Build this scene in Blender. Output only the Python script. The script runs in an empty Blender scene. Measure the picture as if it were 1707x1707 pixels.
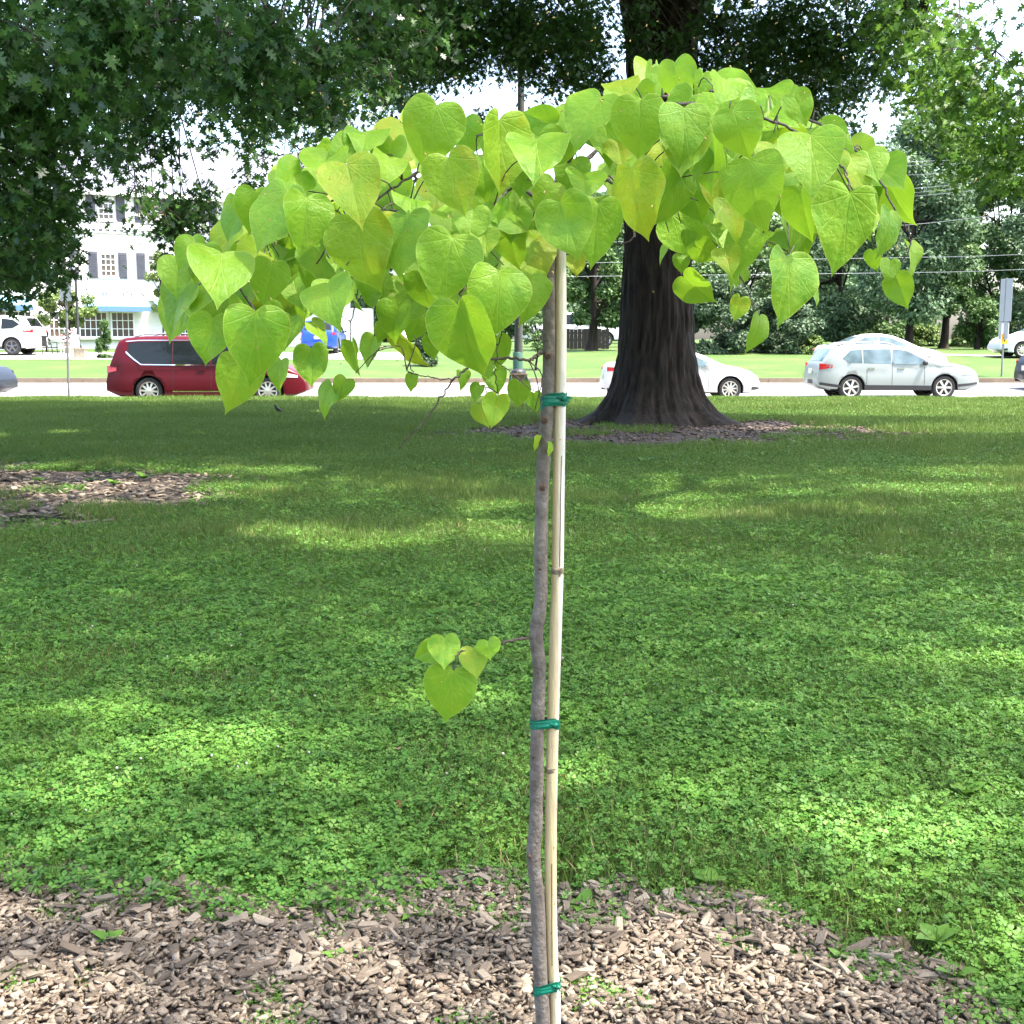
import bpy, math, random
import numpy as np
from mathutils import Vector, Matrix, Euler

# ------------------------------------------------------------------ camera, sky, sun, exposure
S = bpy.context.scene
COL = S.collection
random.seed(7)
RNG = np.random.default_rng(11)
FPX = 2050.0            # focal length in pixels of a 1707 px wide picture
CXY = 853.5
EYE = 1.6
PITCH = math.atan((CXY - 566.0) / FPX)
cam_d = bpy.data.cameras.new('camera')
cam = bpy.data.objects.new('camera', cam_d)
COL.objects.link(cam)
cam_d.sensor_width = 36.0
cam_d.lens = 36.0 * FPX / 1707.0
cam_d.clip_start = 0.05
cam_d.clip_end = 2000.0
cam.location = (0, 0, EYE)
cam.rotation_euler = (math.pi / 2 - PITCH, 0, 0)
S.camera = cam

SUN_EL = math.radians(66)
SUN_H = Vector((0.95, -0.31)).normalized()          # horizontal direction towards the sun
SUN = Vector((SUN_H.x * math.cos(SUN_EL), SUN_H.y * math.cos(SUN_EL), math.sin(SUN_EL)))
world = bpy.data.worlds.new('World')
S.world = world
world.use_nodes = True
wn = world.node_tree
bg = wn.nodes['Background']
sky = wn.nodes.new('ShaderNodeTexSky')
sky.sky_type = 'NISHITA'
sky.sun_disc = False
sky.sun_elevation = SUN_EL
sky.sun_rotation = math.atan2(SUN_H.x, SUN_H.y)
sky.air_density = 1.0
sky.dust_density = 4.0
sky.ozone_density = 1.0
wn.links.new(sky.outputs[0], bg.inputs[0])
bg.inputs[1].default_value = 0.15
sun_d = bpy.data.lights.new('sun', 'SUN')
sun_d.energy = 2.7
sun_d.angle = math.radians(0.9)
sun_d.color = (1.0, 0.95, 0.87)
sun_o = bpy.data.objects.new('sun', sun_d)
COL.objects.link(sun_o)
sun_o.rotation_euler = (-SUN).to_track_quat('-Z', 'Y').to_euler()
sun_o.location = SUN * 60
S.view_settings.view_transform = 'Standard'
S.view_settings.look = 'None'
S.view_settings.exposure = 2.7
S.view_settings.gamma = 1.0
S.view_settings.use_curve_mapping = False
S.render.engine = 'CYCLES'
S.cycles.max_bounces = 5
S.cycles.diffuse_bounces = 3
S.cycles.glossy_bounces = 2
S.cycles.transmission_bounces = 3
S.cycles.transparent_max_bounces = 4
S.cycles.caustics_reflective = False
S.cycles.caustics_refractive = False
S.cycles.use_denoising = True

# ------------------------------------------------------------------ where a point of the picture lies in the place
CP, SP = math.cos(PITCH), math.sin(PITCH)
C_R = Vector((1, 0, 0)); C_U = Vector((0, SP, CP)); C_F = Vector((0, CP, -SP))
def ray(x, y):
    return C_R * ((x - CXY) / FPX) + C_U * ((CXY - y) / FPX) + C_F
def at(x, y, D):
    d = ray(x, y); t = D / d.y
    return Vector((d.x * t, D, EYE + d.z * t))
def ground(x, y, z=0.0):
    d = ray(x, y); t = (z - EYE) / d.z
    return Vector((d.x * t, d.y * t, z))
def to_px(P):                                            # numpy (N,3) -> pixel coordinates
    P = np.asarray(P, float)
    v = P - np.array([0, 0, EYE])
    f = v[:, 1] * CP - v[:, 2] * SP
    u = v[:, 1] * SP + v[:, 2] * CP
    f = np.where(np.abs(f) < 1e-6, 1e-6, f)
    return CXY + FPX * v[:, 0] / f, CXY - FPX * u / f, f
def lerp(a, b, t): return a + (b - a) * t
def interp(x, xs, ys): return float(np.interp(x, xs, ys))
def smooth_line(pts, n):                                 # Catmull-Rom through 3-D points
    P = np.array([tuple(p) for p in pts], float)
    Q = np.vstack([2 * P[0] - P[1], P, 2 * P[-1] - P[-2]])
    out = []
    m = len(P) - 1
    for k in range(n + 1):
        s = k / n * m; i = min(int(s), m - 1); t = s - i
        p0, p1, p2, p3 = Q[i], Q[i + 1], Q[i + 2], Q[i + 3]
        out.append(0.5 * ((2 * p1) + (-p0 + p2) * t + (2 * p0 - 5 * p1 + 4 * p2 - p3) * t * t + (-p0 + 3 * p1 - 3 * p2 + p3) * t ** 3))
    return np.array(out)

# ------------------------------------------------------------------ materials
MATS = {}
def mat(name, c1, c2=None, rough=0.6, scale=4.0, bump=0.0, bscale=30.0, trans=0.0, rnd=None, c3=None,
        metal=0.0, spec=0.4, coat=0.0, tcol=None, world_noise=None, wc=None, detail=4.0, stretch=None):
    if name in MATS: return MATS[name]
    m = bpy.data.materials.new(name); m.use_nodes = True
    nt = m.node_tree; N = nt.nodes; L = nt.links
    b = N['Principled BSDF']; out = N['Material Output']
    b.inputs['Roughness'].default_value = rough
    b.inputs['Metallic'].default_value = metal
    b.inputs['Specular IOR Level'].default_value = spec
    b.inputs['Coat Weight'].default_value = coat
    b.inputs['Coat Roughness'].default_value = 0.05
    col = None
    tc = N.new('ShaderNodeTexCoord')
    src = tc.outputs['Object']
    if stretch:
        mp = N.new('ShaderNodeMapping'); mp.inputs['Scale'].default_value = stretch
        L.new(src, mp.inputs['Vector']); src = mp.outputs[0]
    def mixc(fac, a, bcol):
        x = N.new('ShaderNodeMix'); x.data_type = 'RGBA'
        if isinstance(fac, float): x.inputs['Factor'].default_value = fac
        else: L.new(fac, x.inputs['Factor'])
        for k, v in (('A', a), ('B', bcol)):
            i = [s for s in x.inputs if s.name == k and s.type == 'RGBA'][0]
            if isinstance(v, tuple): i.default_value = (*v, 1)
            else: L.new(v, i)
        return [o for o in x.outputs if o.type == 'RGBA'][0]
    def noise(sc, vec, det=4.0):
        n = N.new('ShaderNodeTexNoise'); n.inputs['Scale'].default_value = sc; n.inputs['Detail'].default_value = det
        L.new(vec, n.inputs['Vector']); return n.outputs['Fac']
    def sharpen(fac, lo, hi):
        r = N.new('ShaderNodeMapRange'); r.inputs['From Min'].default_value = lo; r.inputs['From Max'].default_value = hi
        L.new(fac, r.inputs['Value']); return r.outputs[0]
    if c2 is None: col = c1
    elif rnd is None: col = mixc(sharpen(noise(scale, src, detail), 0.35, 0.65), c1, c2)
    else:
        if rnd == 'island': r = N.new('ShaderNodeNewGeometry').outputs['Random Per Island']
        elif rnd == 'object': r = N.new('ShaderNodeObjectInfo').outputs['Random']
        else:
            a = N.new('ShaderNodeNewGeometry').outputs['Random Per Island']; o = N.new('ShaderNodeObjectInfo').outputs['Random']
            ad = N.new('ShaderNodeMath'); ad.operation = 'ADD'; L.new(a, ad.inputs[0]); L.new(o, ad.inputs[1])
            fr = N.new('ShaderNodeMath'); fr.operation = 'FRACT'; L.new(ad.outputs[0], fr.inputs[0]); r = fr.outputs[0]
        if c3 is None: col = mixc(r, c1, c2)
        else:
            cr = N.new('ShaderNodeValToRGB'); L.new(r, cr.inputs[0])
            cr.color_ramp.elements[0].color = (*c1, 1); cr.color_ramp.elements[1].color = (*c3, 1)
            e = cr.color_ramp.elements.new(0.5); e.color = (*c2, 1); col = cr.outputs[0]
        if scale: col = mixc(sharpen(noise(scale, src, detail), 0.3, 0.9), col, tuple(x * 0.6 for x in c1))
    if world_noise:
        g = N.new('ShaderNodeNewGeometry').outputs['Position']
        col = mixc(sharpen(noise(world_noise, g, 3.0), 0.42, 0.68), col, wc)
    if isinstance(col, tuple): b.inputs['Base Color'].default_value = (*col, 1)
    else: L.new(col, b.inputs['Base Color'])
    if bump:
        bn = N.new('ShaderNodeBump'); bn.inputs['Strength'].default_value = bump; bn.inputs['Distance'].default_value = 0.02
        L.new(noise(bscale, src, 6.0), bn.inputs['Height']); L.new(bn.outputs[0], b.inputs['Normal'])
    if trans:
        t = N.new('ShaderNodeBsdfTranslucent')
        if tcol is not None:
            t.inputs[0].default_value = (*tcol, 1)
        elif isinstance(col, tuple): t.inputs[0].default_value = (*col, 1)
        else: L.new(col, t.inputs[0])
        ms = N.new('ShaderNodeMixShader'); ms.inputs[0].default_value = trans
        L.new(b.outputs[0], ms.inputs[1]); L.new(t.outputs[0], ms.inputs[2]); L.new(ms.outputs[0], out.inputs[0])
    MATS[name] = m
    return m

# ------------------------------------------------------------------ mesh building
class MB:
    def __init__(self): self.v = []; self.f = []; self.m = []
    def add(self, vs, fs, mi=0):
        o = len(self.v); self.v += [tuple(p) for p in vs]
        for f in fs: self.f.append(tuple(i + o for i in f)); self.m.append(mi)
        return self
    def box(self, c, s, rot=None, mi=0):
        x, y, z = s[0] / 2, s[1] / 2, s[2] / 2
        vs = [Vector(p) for p in ((-x, -y, -z), (x, -y, -z), (x, y, -z), (-x, y, -z), (-x, -y, z), (x, -y, z), (x, y, z), (-x, y, z))]
        if rot is not None: vs = [rot @ p for p in vs]
        c = Vector(c)
        return self.add([p + c for p in vs], [(0, 3, 2, 1), (4, 5, 6, 7), (0, 1, 5, 4), (1, 2, 6, 5), (2, 3, 7, 6), (3, 0, 4, 7)], mi)
    def tube(self, pts, rad, n=8, mi=0, caps=True, flat=None):
        pts = [Vector(p) for p in pts]; k = len(pts)
        if not hasattr(rad, '__len__'): rad = [rad] * k
        vs = []; ref = None
        for i, p in enumerate(pts):
            t = (pts[min(i + 1, k - 1)] - pts[max(i - 1, 0)])
            t = t.normalized() if t.length > 1e-9 else Vector((0, 0, 1))
            if ref is None:
                a = Vector((0, 0, 1)) if abs(t.z) < 0.9 else Vector((1, 0, 0)); ref = t.cross(a).normalized()
            ref = (ref - t * ref.dot(t))
            ref = ref.normalized() if ref.length > 1e-6 else t.orthogonal().normalized()
            b = t.cross(ref)
            for j in range(n):
                a = 2 * math.pi * j / n
                vs.append(p + (ref * math.cos(a) + b * math.sin(a)) * rad[i])
        fs = []
        for i in range(k - 1):
            for j in range(n):
                fs.append((i * n + j, i * n + (j + 1) % n, (i + 1) * n + (j + 1) % n, (i + 1) * n + j))
        if caps: fs.append(tuple(range(n - 1, -1, -1))); fs.append(tuple(range((k - 1) * n, k * n)))
        return self.add(vs, fs, mi)
    def lathe(self, prof, n=16, c=(0, 0, 0), axis='z', mi=0):
        vs = []; k = len(prof)
        for r, h in prof:
            for j in range(n):
                a = 2 * math.pi * j / n; x, y = r * math.cos(a), r * math.sin(a)
                p = (x, y, h) if axis == 'z' else ((x, h, y) if axis == 'y' else (h, x, y))
                vs.append((p[0] + c[0], p[1] + c[1], p[2] + c[2]))
        fs = [(i * n + j, i * n + (j + 1) % n, (i + 1) * n + (j + 1) % n, (i + 1) * n + j) for i in range(k - 1) for j in range(n)]
        return self.add(vs, fs, mi)
    def mesh(self, name, mats, smooth=False):
        me = bpy.data.meshes.new(name); me.from_pydata(self.v, [], self.f)
        for m in (mats if isinstance(mats, (list, tuple)) else [mats]): me.materials.append(m)
        if any(self.m): me.polygons.foreach_set('material_index', self.m)
        if smooth: me.polygons.foreach_set('use_smooth', [True] * len(me.polygons))
        me.update(); return me
    def build(self, name, mats, parent=None, smooth=False, loc=None):
        return obj(name, self.mesh(name, mats, smooth), parent, loc)
def obj(name, me, parent=None, loc=None, rot=None, scale=None):
    o = bpy.data.objects.new(name, me); COL.objects.link(o)
    if parent is not None: o.parent = parent
    if loc is not None: o.location = loc
    if rot is not None: o.rotation_euler = rot
    if scale is not None: o.scale = scale
    return o
def tag(o, label=None, cat=None, group=None, kind=None):
    for k, v in (('label', label), ('category', cat), ('group', group), ('kind', kind)):
        if v: o[k] = v
    return o
def thing(name, label, cat, loc=(0, 0, 0), rz=0.0, group=None):
    e = bpy.data.objects.new(name, None); COL.objects.link(e); e.empty_display_size = 0.2
    e.location = loc; e.rotation_euler = (0, 0, rz)
    return tag(e, label, cat, group)
def np_mesh(name, V, nper, faces, mats, smooth=False):
    """V (N,k,3) copies of one template; faces: list of index tuples into the template"""
    N, k, _ = V.shape
    me = bpy.data.meshes.new(name)
    lens = np.array([len(f) for f in faces]); flat = np.concatenate([np.array(f) for f in faces])
    idx = (np.arange(N)[:, None] * k + flat[None]).ravel().astype(np.int32)
    me.vertices.add(N * k); me.vertices.foreach_set('co', V.reshape(-1).astype(np.float32))
    me.loops.add(len(idx)); me.loops.foreach_set('vertex_index', idx)
    me.polygons.add(N * len(faces))
    starts = (np.arange(N)[:, None] * lens.sum() + (np.cumsum(lens) - lens)[None]).ravel().astype(np.int32)
    me.polygons.foreach_set('loop_start', starts)
    for m in (mats if isinstance(mats, (list, tuple)) else [mats]): me.materials.append(m)
    if smooth: me.polygons.foreach_set('use_smooth', np.ones(N * len(faces), bool))
    me.update(calc_edges=True); me.validate()
    return me
def unit(a): return a / np.maximum(np.linalg.norm(a, axis=-1, keepdims=True), 1e-9)
def frames(ydir, zdir):
    """axes X,Y,Z with Y along ydir and Z near zdir"""
    Y = unit(ydir); X = unit(np.cross(Y, zdir)); Z = np.cross(X, Y)
    return X, Y, Z
def scatter(T, P, X, Y, Z, s):
    T = np.asarray(T, float); s = np.asarray(s, float)
    if s.ndim == 1: s = s[:, None].repeat(3, 1)
    return (P[:, None] + T[None, :, 0:1] * (X * s[:, 0:1])[:, None] + T[None, :, 1:2] * (Y * s[:, 1:2])[:, None] + T[None, :, 2:3] * (Z * s[:, 2:3])[:, None])
def noise2(x, y, seed=0, sc=1.0):
    """cheap smooth value noise, numpy"""
    x = np.asarray(x, float) * sc; y = np.asarray(y, float) * sc
    xi = np.floor(x).astype(int); yi = np.floor(y).astype(int); fx = x - xi; fy = y - yi
    def h(a, b):
        n = (a * 374761393 + b * 668265263 + seed * 982451653) & 0x7fffffff
        n = ((n ^ (n >> 13)) * 1274126177) & 0x7fffffff
        return ((n ^ (n >> 16)) & 0xffff) / 65535.0
    u = fx * fx * (3 - 2 * fx); v = fy * fy * (3 - 2 * fy)
    return (h(xi, yi) * (1 - u) + h(xi + 1, yi) * u) * (1 - v) + (h(xi, yi + 1) * (1 - u) + h(xi + 1, yi + 1) * u) * v
# ------------------------------------------------------------------ ground, road, kerbs
ROAD0, ROAD1 = 33.8, 43.3
def zroad(Y): return -0.25 + (Y - ROAD0) * 0.0368
VP_Y = [43.5, 52, 60, 75, 130, 600]; VP_Z = [0.25, 0.75, 1.08, 1.3, 1.6, 1.6]
def zfar(Y): return interp(Y, VP_Y, VP_Z)

# outline of the wood-chip bed in the foreground, as seen at its far edge
EDGE = [(-700, 1420), (-250, 1440), (0, 1447), (150, 1456), (230, 1475), (310, 1500), (420, 1522), (540, 1505), (640, 1478), (720, 1500), (790, 1480), (880, 1488), (950, 1512), (1000, 1478), (1060, 1482),
        (1120, 1512), (1200, 1508), (1300, 1518), (1350, 1545), (1400, 1590), (1480, 1600), (1560, 1615), (1620, 1655), (1680, 1720), (1800, 1900), (2000, 2300)]
EX = [p[0] for p in EDGE]; EY = [p[1] for p in EDGE]
def in_bed(X, Y):
    px, py, _ = to_px(np.stack([X, Y, np.zeros_like(X)], 1))
    return (py > np.interp(px, EX, EY) + (noise2(X, Y, 3, 9.0) - 0.5) * 40 + (noise2(X, Y, 4, 24.0) - 0.5) * 26) & (Y > 0.4)
OAK_A = ground(1092, 706); OAK_B = Vector((-6.6, 12.6, 0)); OAK_C = Vector((9.5, 2.0, 0))
LITTER = [(OAK_A.x - 0.3, OAK_A.y - 2.6, 4.6, 3.6), (-6.6, 12.6, 3.9, 3.2)]     # bare ground under the oaks
def in_litter(X, Y):
    r = np.zeros_like(X)
    for cx, cy, a, b in LITTER:
        d = np.sqrt(((X - cx) / a) ** 2 + ((Y - cy) / b) ** 2) + (noise2(X, Y, 5, 1.6) - 0.5) * 0.55
        r = np.maximum(r, np.clip((1.08 - d) / 0.25, 0, 1) * (0.78 if cx > 0 else 1.0))
    return r

def sheet(name, xs, ys, zf, m, kind='structure'):
    vs = [(x, y, zf(x, y)) for y in ys for x in xs]
    n = len(xs)
    fs = [(j * n + i, j * n + i + 1, (j + 1) * n + i + 1, (j + 1) * n + i) for j in range(len(ys) - 1) for i in range(n - 1)]
    o = MB().add(vs, fs).build(name, m, smooth=True); o['kind'] = kind; return o
M_soil = mat('lawn_soil', (0.035, 0.06, 0.012), (0.06, 0.05, 0.02), rough=0.95, scale=6, bump=0.6, bscale=40)
M_verge = mat('verge_turf', (0.058, 0.11, 0.012), (0.026, 0.065, 0.007), rough=0.9, scale=16.0, bump=1.0, bscale=60, world_noise=0.6, wc=(0.07, 0.105, 0.018), detail=8)
M_road = mat('road_concrete', (0.26, 0.25, 0.235), (0.21, 0.205, 0.195), rough=0.85, scale=1.5, bump=0.2, bscale=50)
M_kerb = mat('kerb_concrete', (0.20, 0.155, 0.11), (0.15, 0.115, 0.08), rough=0.85, scale=3, bump=0.3, bscale=30)
M_path = mat('path_concrete', (0.45, 0.42, 0.39), (0.38, 0.36, 0.33), rough=0.85, scale=2)
xs = [-420, -120, -60, -30, -16, -8, 0, 8, 16, 30, 60, 120, 420]
def zg(x, y):
    if y <= 33.62: return 0.0
    if y <= 43.44: return zroad(y) - 0.06
    return zfar(max(y, 43.5)) - 0.0
lawn = sheet('lawn', xs, [-60, -10, 0, 5, 10, 15, 20, 26, 33.4, 33.62], lambda x, y: 0.0, M_soil)
sheet('ground', xs, [33.56, 33.7, 36, 40, 43.42], lambda x, y: zroad(max(y, 33.7)) - 0.05, M_road)
sheet('verge', xs, [43.44, 46, 49, 52, 56, 60, 67, 75, 100, 130, 300, 600, 1200], lambda x, y: zfar(max(y, 43.5)) - 0.005, M_verge)
sheet('road', xs, [33.74, 36, 38.5, 41, 43.30], lambda x, y: zroad(y), M_road)
def kerb(name, y0, y1, ztop, zbot, label):
    root = tag(bpy.data.objects.new(name, None), kind='structure'); COL.objects.link(root)
    x = -36.0; L0 = 3.0
    me = None
    b = MB(); b.box((L0 / 2 - 0.006, (y0 + y1) / 2, (ztop + zbot) / 2), (L0 - 0.012, y1 - y0, ztop - zbot))
    me = b.mesh('kerb_stone', M_kerb)
    bv = None
    while x < 36:
        obj('kerb_stone', me, root, (x, 0, random.uniform(-0.006, 0.006))); x += L0
    return root
kerb('kerb', 33.625, 33.765, -0.03, -0.45, 0)
kerb('far_kerb', 43.26, 43.46, 0.265, -0.1, 0)
# paved forecourt before the shops and the footpath on the right
def ribbon(name, pts, w, m, lift):
    vs = []; n = len(pts)
    for i, p in enumerate(pts):
        a = Vector(pts[max(i - 1, 0)]); c = Vector(pts[min(i + 1, n - 1)]); t = (c - a).normalized(); q = Vector((-t.y, t.x))
        for s in (-0.5, 0.5):
            e = Vector(p) + q * w * s; vs.append((e.x, e.y, zfar(e.y) + lift))
    o = MB().add(vs, [(2 * i, 2 * i + 2, 2 * i + 3, 2 * i + 1)[::-1] for i in range(n - 1)]).build(name, m); o['kind'] = 'structure'; return o
ribbon('forecourt', [(-60 + 4 * i, 55.0) for i in range(15)], 5.6, M_path, 0.022)
ribbon('footpath', [(15.5, 58.5), (18, 56.8), (20, 55.6), (22, 54.4), (26, 52.2), (34, 48)], 1.1, M_path, 0.02)
M_paint = mat('road_paint', (0.75, 0.74, 0.7), (0.6, 0.6, 0.56), rough=0.7, scale=5)

# ------------------------------------------------------------------ wood-chip bed
M_mulch = mat('mulch_fines', (0.09, 0.06, 0.042), (0.15, 0.105, 0.075), rough=0.95, scale=40, bump=1.0, bscale=90)
M_chip = mat('chip_wood', (0.115, 0.085, 0.059), (0.275, 0.208, 0.145), rough=0.85, scale=60, bump=0.5, bscale=120, rnd='both', c3=(0.52, 0.42, 0.305), stretch=(1, 5, 1))
def zbed(X, Y): return 0.008 + 0.026 * noise2(X, Y, 21, 2.2) + 0.014 * noise2(X, Y, 22, 6.0)
gx = np.arange(-2.6, 2.61, 0.05); gy = np.arange(0.4, 4.1, 0.05)
GX, GY = np.meshgrid(gx, gy); inb = in_bed(GX.ravel(), GY.ravel()).reshape(GX.shape)
GZ = zbed(GX, GY) - 0.004
vs = [(GX[j, i], GY[j, i], GZ[j, i]) for j in range(len(gy)) for i in range(len(gx))]
fs = []; n = len(gx)
for j in range(len(gy) - 1):
    for i in range(n - 1):
        if inb[j, i] or inb[j + 1, i + 1] or inb[j, i + 1] or inb[j + 1, i]: fs.append((j * n + i, j * n + i + 1, (j + 1) * n + i + 1, (j + 1) * n + i))
used = sorted({k for f in fs for k in f}); rm = {k: q for q, k in enumerate(used)}
bed = MB().add([vs[k] for k in used], [tuple(rm[k] for k in f) for f in fs]).build('mulch_bed', M_mulch, smooth=True); bed['kind'] = 'structure'
def chip_template(seed):
    r = random.Random(seed); q = lambda a: r.uniform(1 - a, 1 + a)
    return np.array([(-.5 * q(.25), -.5 * q(.5), -.5), (.5 * q(.25), -.5 * q(.5), -.5), (.5 * q(.3), .5 * q(.5), -.5), (-.5 * q(.3), .5 * q(.5), -.5),
                     (-.5 * q(.35), -.5 * q(.5), .5), (.5 * q(.35), -.5 * q(.5), .5), (.5 * q(.4), .5 * q(.5), .5), (-.5 * q(.4), .5 * q(.5), .5)])
CHIP_F = [(0, 3, 2, 1), (4, 5, 6, 7), (0, 1, 5, 4), (1, 2, 6, 5), (2, 3, 7, 6), (3, 0, 4, 7)]
def rand_rot(n, tilt, rng):
    a = rng.uniform(0, 2 * np.pi, n); X = np.stack([np.cos(a), np.sin(a), rng.normal(0, tilt, n)], 1)
    Zd = np.stack([rng.normal(0, tilt, n), rng.normal(0, tilt, n), np.ones(n)], 1)
    X = unit(X); Z = unit(Zd - X * (Zd * X).sum(1, keepdims=True)); Y = np.cross(Z, X); return X, Y, Z
# 300 nearest chips as pieces of their own
def chip_sizes(n, rng):
    L = 0.009 + 0.038 * rng.beta(1.3, 2.9, n); return np.stack([L, np.where(rng.random(n) < .2, L * .16, L * rng.uniform(0.22, 0.6, n)), rng.uniform(0.003, 0.008, n)], 1)
def chips_mesh(name, X, Y, Z0, S3, rng, m, tilt=0.33):
    n = len(X); parts = []
    for k in range(6):
        sel = np.arange(n) % 6 == k
        ax = rand_rot(sel.sum(), tilt, rng)
        P = np.stack([X[sel], Y[sel], Z0[sel]], 1)
        parts.append(scatter(chip_template(100 + k), P, *ax, S3[sel]))
    return np_mesh(name, np.concatenate(parts), 8, CHIP_F, m)
n = 74000
X = RNG.uniform(-2.2, 2.2, n); Y = RNG.uniform(1.9, 3.9, n)
k = in_bed(X, Y); X, Y = X[k], Y[k]
thin = (Y > 2.6) | (RNG.random(len(X)) < 0.4); X, Y = X[thin], Y[thin]
S3 = chip_sizes(len(X), RNG)
Z = zbed(X, Y) + RNG.uniform(0, 0.022, len(X))
stuff = obj('wood_chips', chips_mesh('wood_chips', X, Y, Z, S3, RNG, M_chip), bed); stuff['kind'] = 'stuff'
chip_me = []
for q in range(10):
    b = MB().add(chip_template(300 + q), CHIP_F); chip_me.append(b.mesh('wood_chip', M_chip))
got = 0
while got < 290:
    x, y = random.uniform(-1.35, 1.3), random.uniform(2.82, 3.55)
    if not in_bed(np.array([x]), np.array([y]))[0]: continue
    L = random.choice((random.uniform(0.03, 0.045), random.uniform(0.03, 0.06))); z = float(zbed(np.array([x]), np.array([y]))[0]) + random.uniform(0.016, 0.028)
    obj('wood_chip', chip_me[got % 10], bed, (x, y, z), (random.gauss(0, 0.25), random.gauss(0, 0.25), random.uniform(0, 6.28)), (L, L * random.uniform(0.25, 0.5), random.uniform(0.005, 0.009)))
    got += 1
# chips and dead leaves under the two oaks
M_bchip = mat('bark_chip', (0.05, 0.034, 0.024), (0.12, 0.085, 0.06), rough=0.9, rnd='island', scale=0, c3=(0.24, 0.17, 0.12))
M_litter = mat('litter_soil', (0.06, 0.042, 0.03), (0.10, 0.072, 0.05), rough=0.95, scale=14, bump=1.0, bscale=40)
for i, (cx, cy, a, b_) in enumerate(LITTER):
    n = 6500; X = RNG.uniform(cx - a * 1.2, cx + a * 1.2, n); Y = RNG.uniform(cy - b_ * 1.2, cy + b_ * 1.2, n)
    k = RNG.random(n) < in_litter(X, Y); X, Y = X[k], Y[k]; n = len(X)
    L = RNG.uniform(0.04, 0.1, n); S3 = np.stack([L, L * RNG.uniform(0.3, 0.7, n), RNG.uniform(0.006, 0.014, n)], 1)
    gxx = np.linspace(cx - a * 1.1, cx + a * 1.1, 40); gyy = np.linspace(cy - b_ * 1.1, cy + b_ * 1.1, 30)
    vs = [(x, y, 0.012) for y in gyy for x in gxx]; w = in_litter(np.array([v[0] for v in vs]), np.array([v[1] for v in vs]))
    fs = [(j * 40 + q, j * 40 + q + 1, (j + 1) * 40 + q + 1, (j + 1) * 40 + q) for j in range(29) for q in range(39) if w[j * 40 + q] + w[(j + 1) * 40 + q + 1] > 0.5]
    base = MB().add(vs, fs).build('tree_mulch', M_litter); base['kind'] = 'structure'
    s = obj('bark_chips', chips_mesh('bark_chips', X, Y, 0.02 + RNG.uniform(0, 0.02, n), S3, RNG, M_bchip if i == 0 else M_chip, 0.25), base); s['kind'] = 'stuff'

# ------------------------------------------------------------------ grass and clover
M_grass = mat('grass_blade', (0.07, 0.135, 0.018), (0.13, 0.205, 0.03), rough=0.5, scale=0, trans=0.3, rnd='island', spec=0.3, c3=(0.15, 0.21, 0.05), world_noise=0.45, wc=(0.09, 0.15, 0.02))
M_clover = mat('clover_leaf', (0.065, 0.18, 0.026), (0.11, 0.26, 0.042), rough=0.55, scale=0, trans=0.3, rnd='island', spec=0.3, c3=(0.18, 0.31, 0.055), world_noise=1.3, wc=(0.105, 0.225, 0.03))
M_flower = mat('clover_flower', (0.5, 0.45, 0.40), (0.34, 0.26, 0.2), rough=0.9, rnd='island', scale=0)
M_dry = mat('dry_blade', (0.28, 0.2, 0.09), (0.36, 0.28, 0.15), rough=0.8, rnd='island', scale=0)
BLADE = np.array([(-.5, 0, 0), (.5, 0, 0), (.38, 0.12, .55), (-.38, 0.12, .55), (0, 0.45, 1)])
BLADE_F = [(0, 1, 2, 3), (3, 2, 4)]
def blades(n, R, h0, h1, w, rng, lean=0.35):
    r = R * np.sqrt(rng.random(n)); a = rng.uniform(0, 6.283, n); P = np.stack([r * np.cos(a), r * np.sin(a), np.zeros(n)], 1)
    b = rng.uniform(0, 6.283, n)
    Zu = unit(np.stack([rng.normal(0, lean, n), rng.normal(0, lean, n), np.ones(n)], 1))
    Xd = np.stack([np.cos(b), np.sin(b), np.zeros(n)], 1); Yd = unit(np.cross(Zu, Xd)); Xd = np.cross(Yd, Zu)
    h = rng.uniform(h0, h1, n)
    return scatter(BLADE, P, Xd, Yd, Zu, np.stack([w * rng.uniform(.7, 1.3, n), h, h], 1))
c120 = [(math.cos(t), math.sin(t)) for t in (math.pi / 2, math.pi / 2 + 2.094, math.pi / 2 + 4.189)]
LEAFLET = [(0, 0.05, 0), (.42, .5, .08), (.36, .9, .05), (0, .84, -.02), (-.36, .9, .05), (-.42, .5, .08)]
TRI = []; TRI_F = []
for q, (c, s) in enumerate(c120):
    for x, y, z in LEAFLET: TRI.append((x * s + y * c, -x * c + y * s, z + y * y * 0.1))
    TRI_F.append(tuple(range(q * 6, q * 6 + 6)))
def clovers(n, R, h0, h1, size, rng, tilt=0.35):
    r = R * np.sqrt(rng.random(n)); a = rng.uniform(0, 6.283, n); P = np.stack([r * np.cos(a), r * np.sin(a), rng.uniform(h0, h1, n)], 1)
    X, Y, Z = rand_rot(n, tilt, rng); return scatter(TRI, P, X, Y, Z, size * rng.uniform(0.6, 1.35, n))
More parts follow.
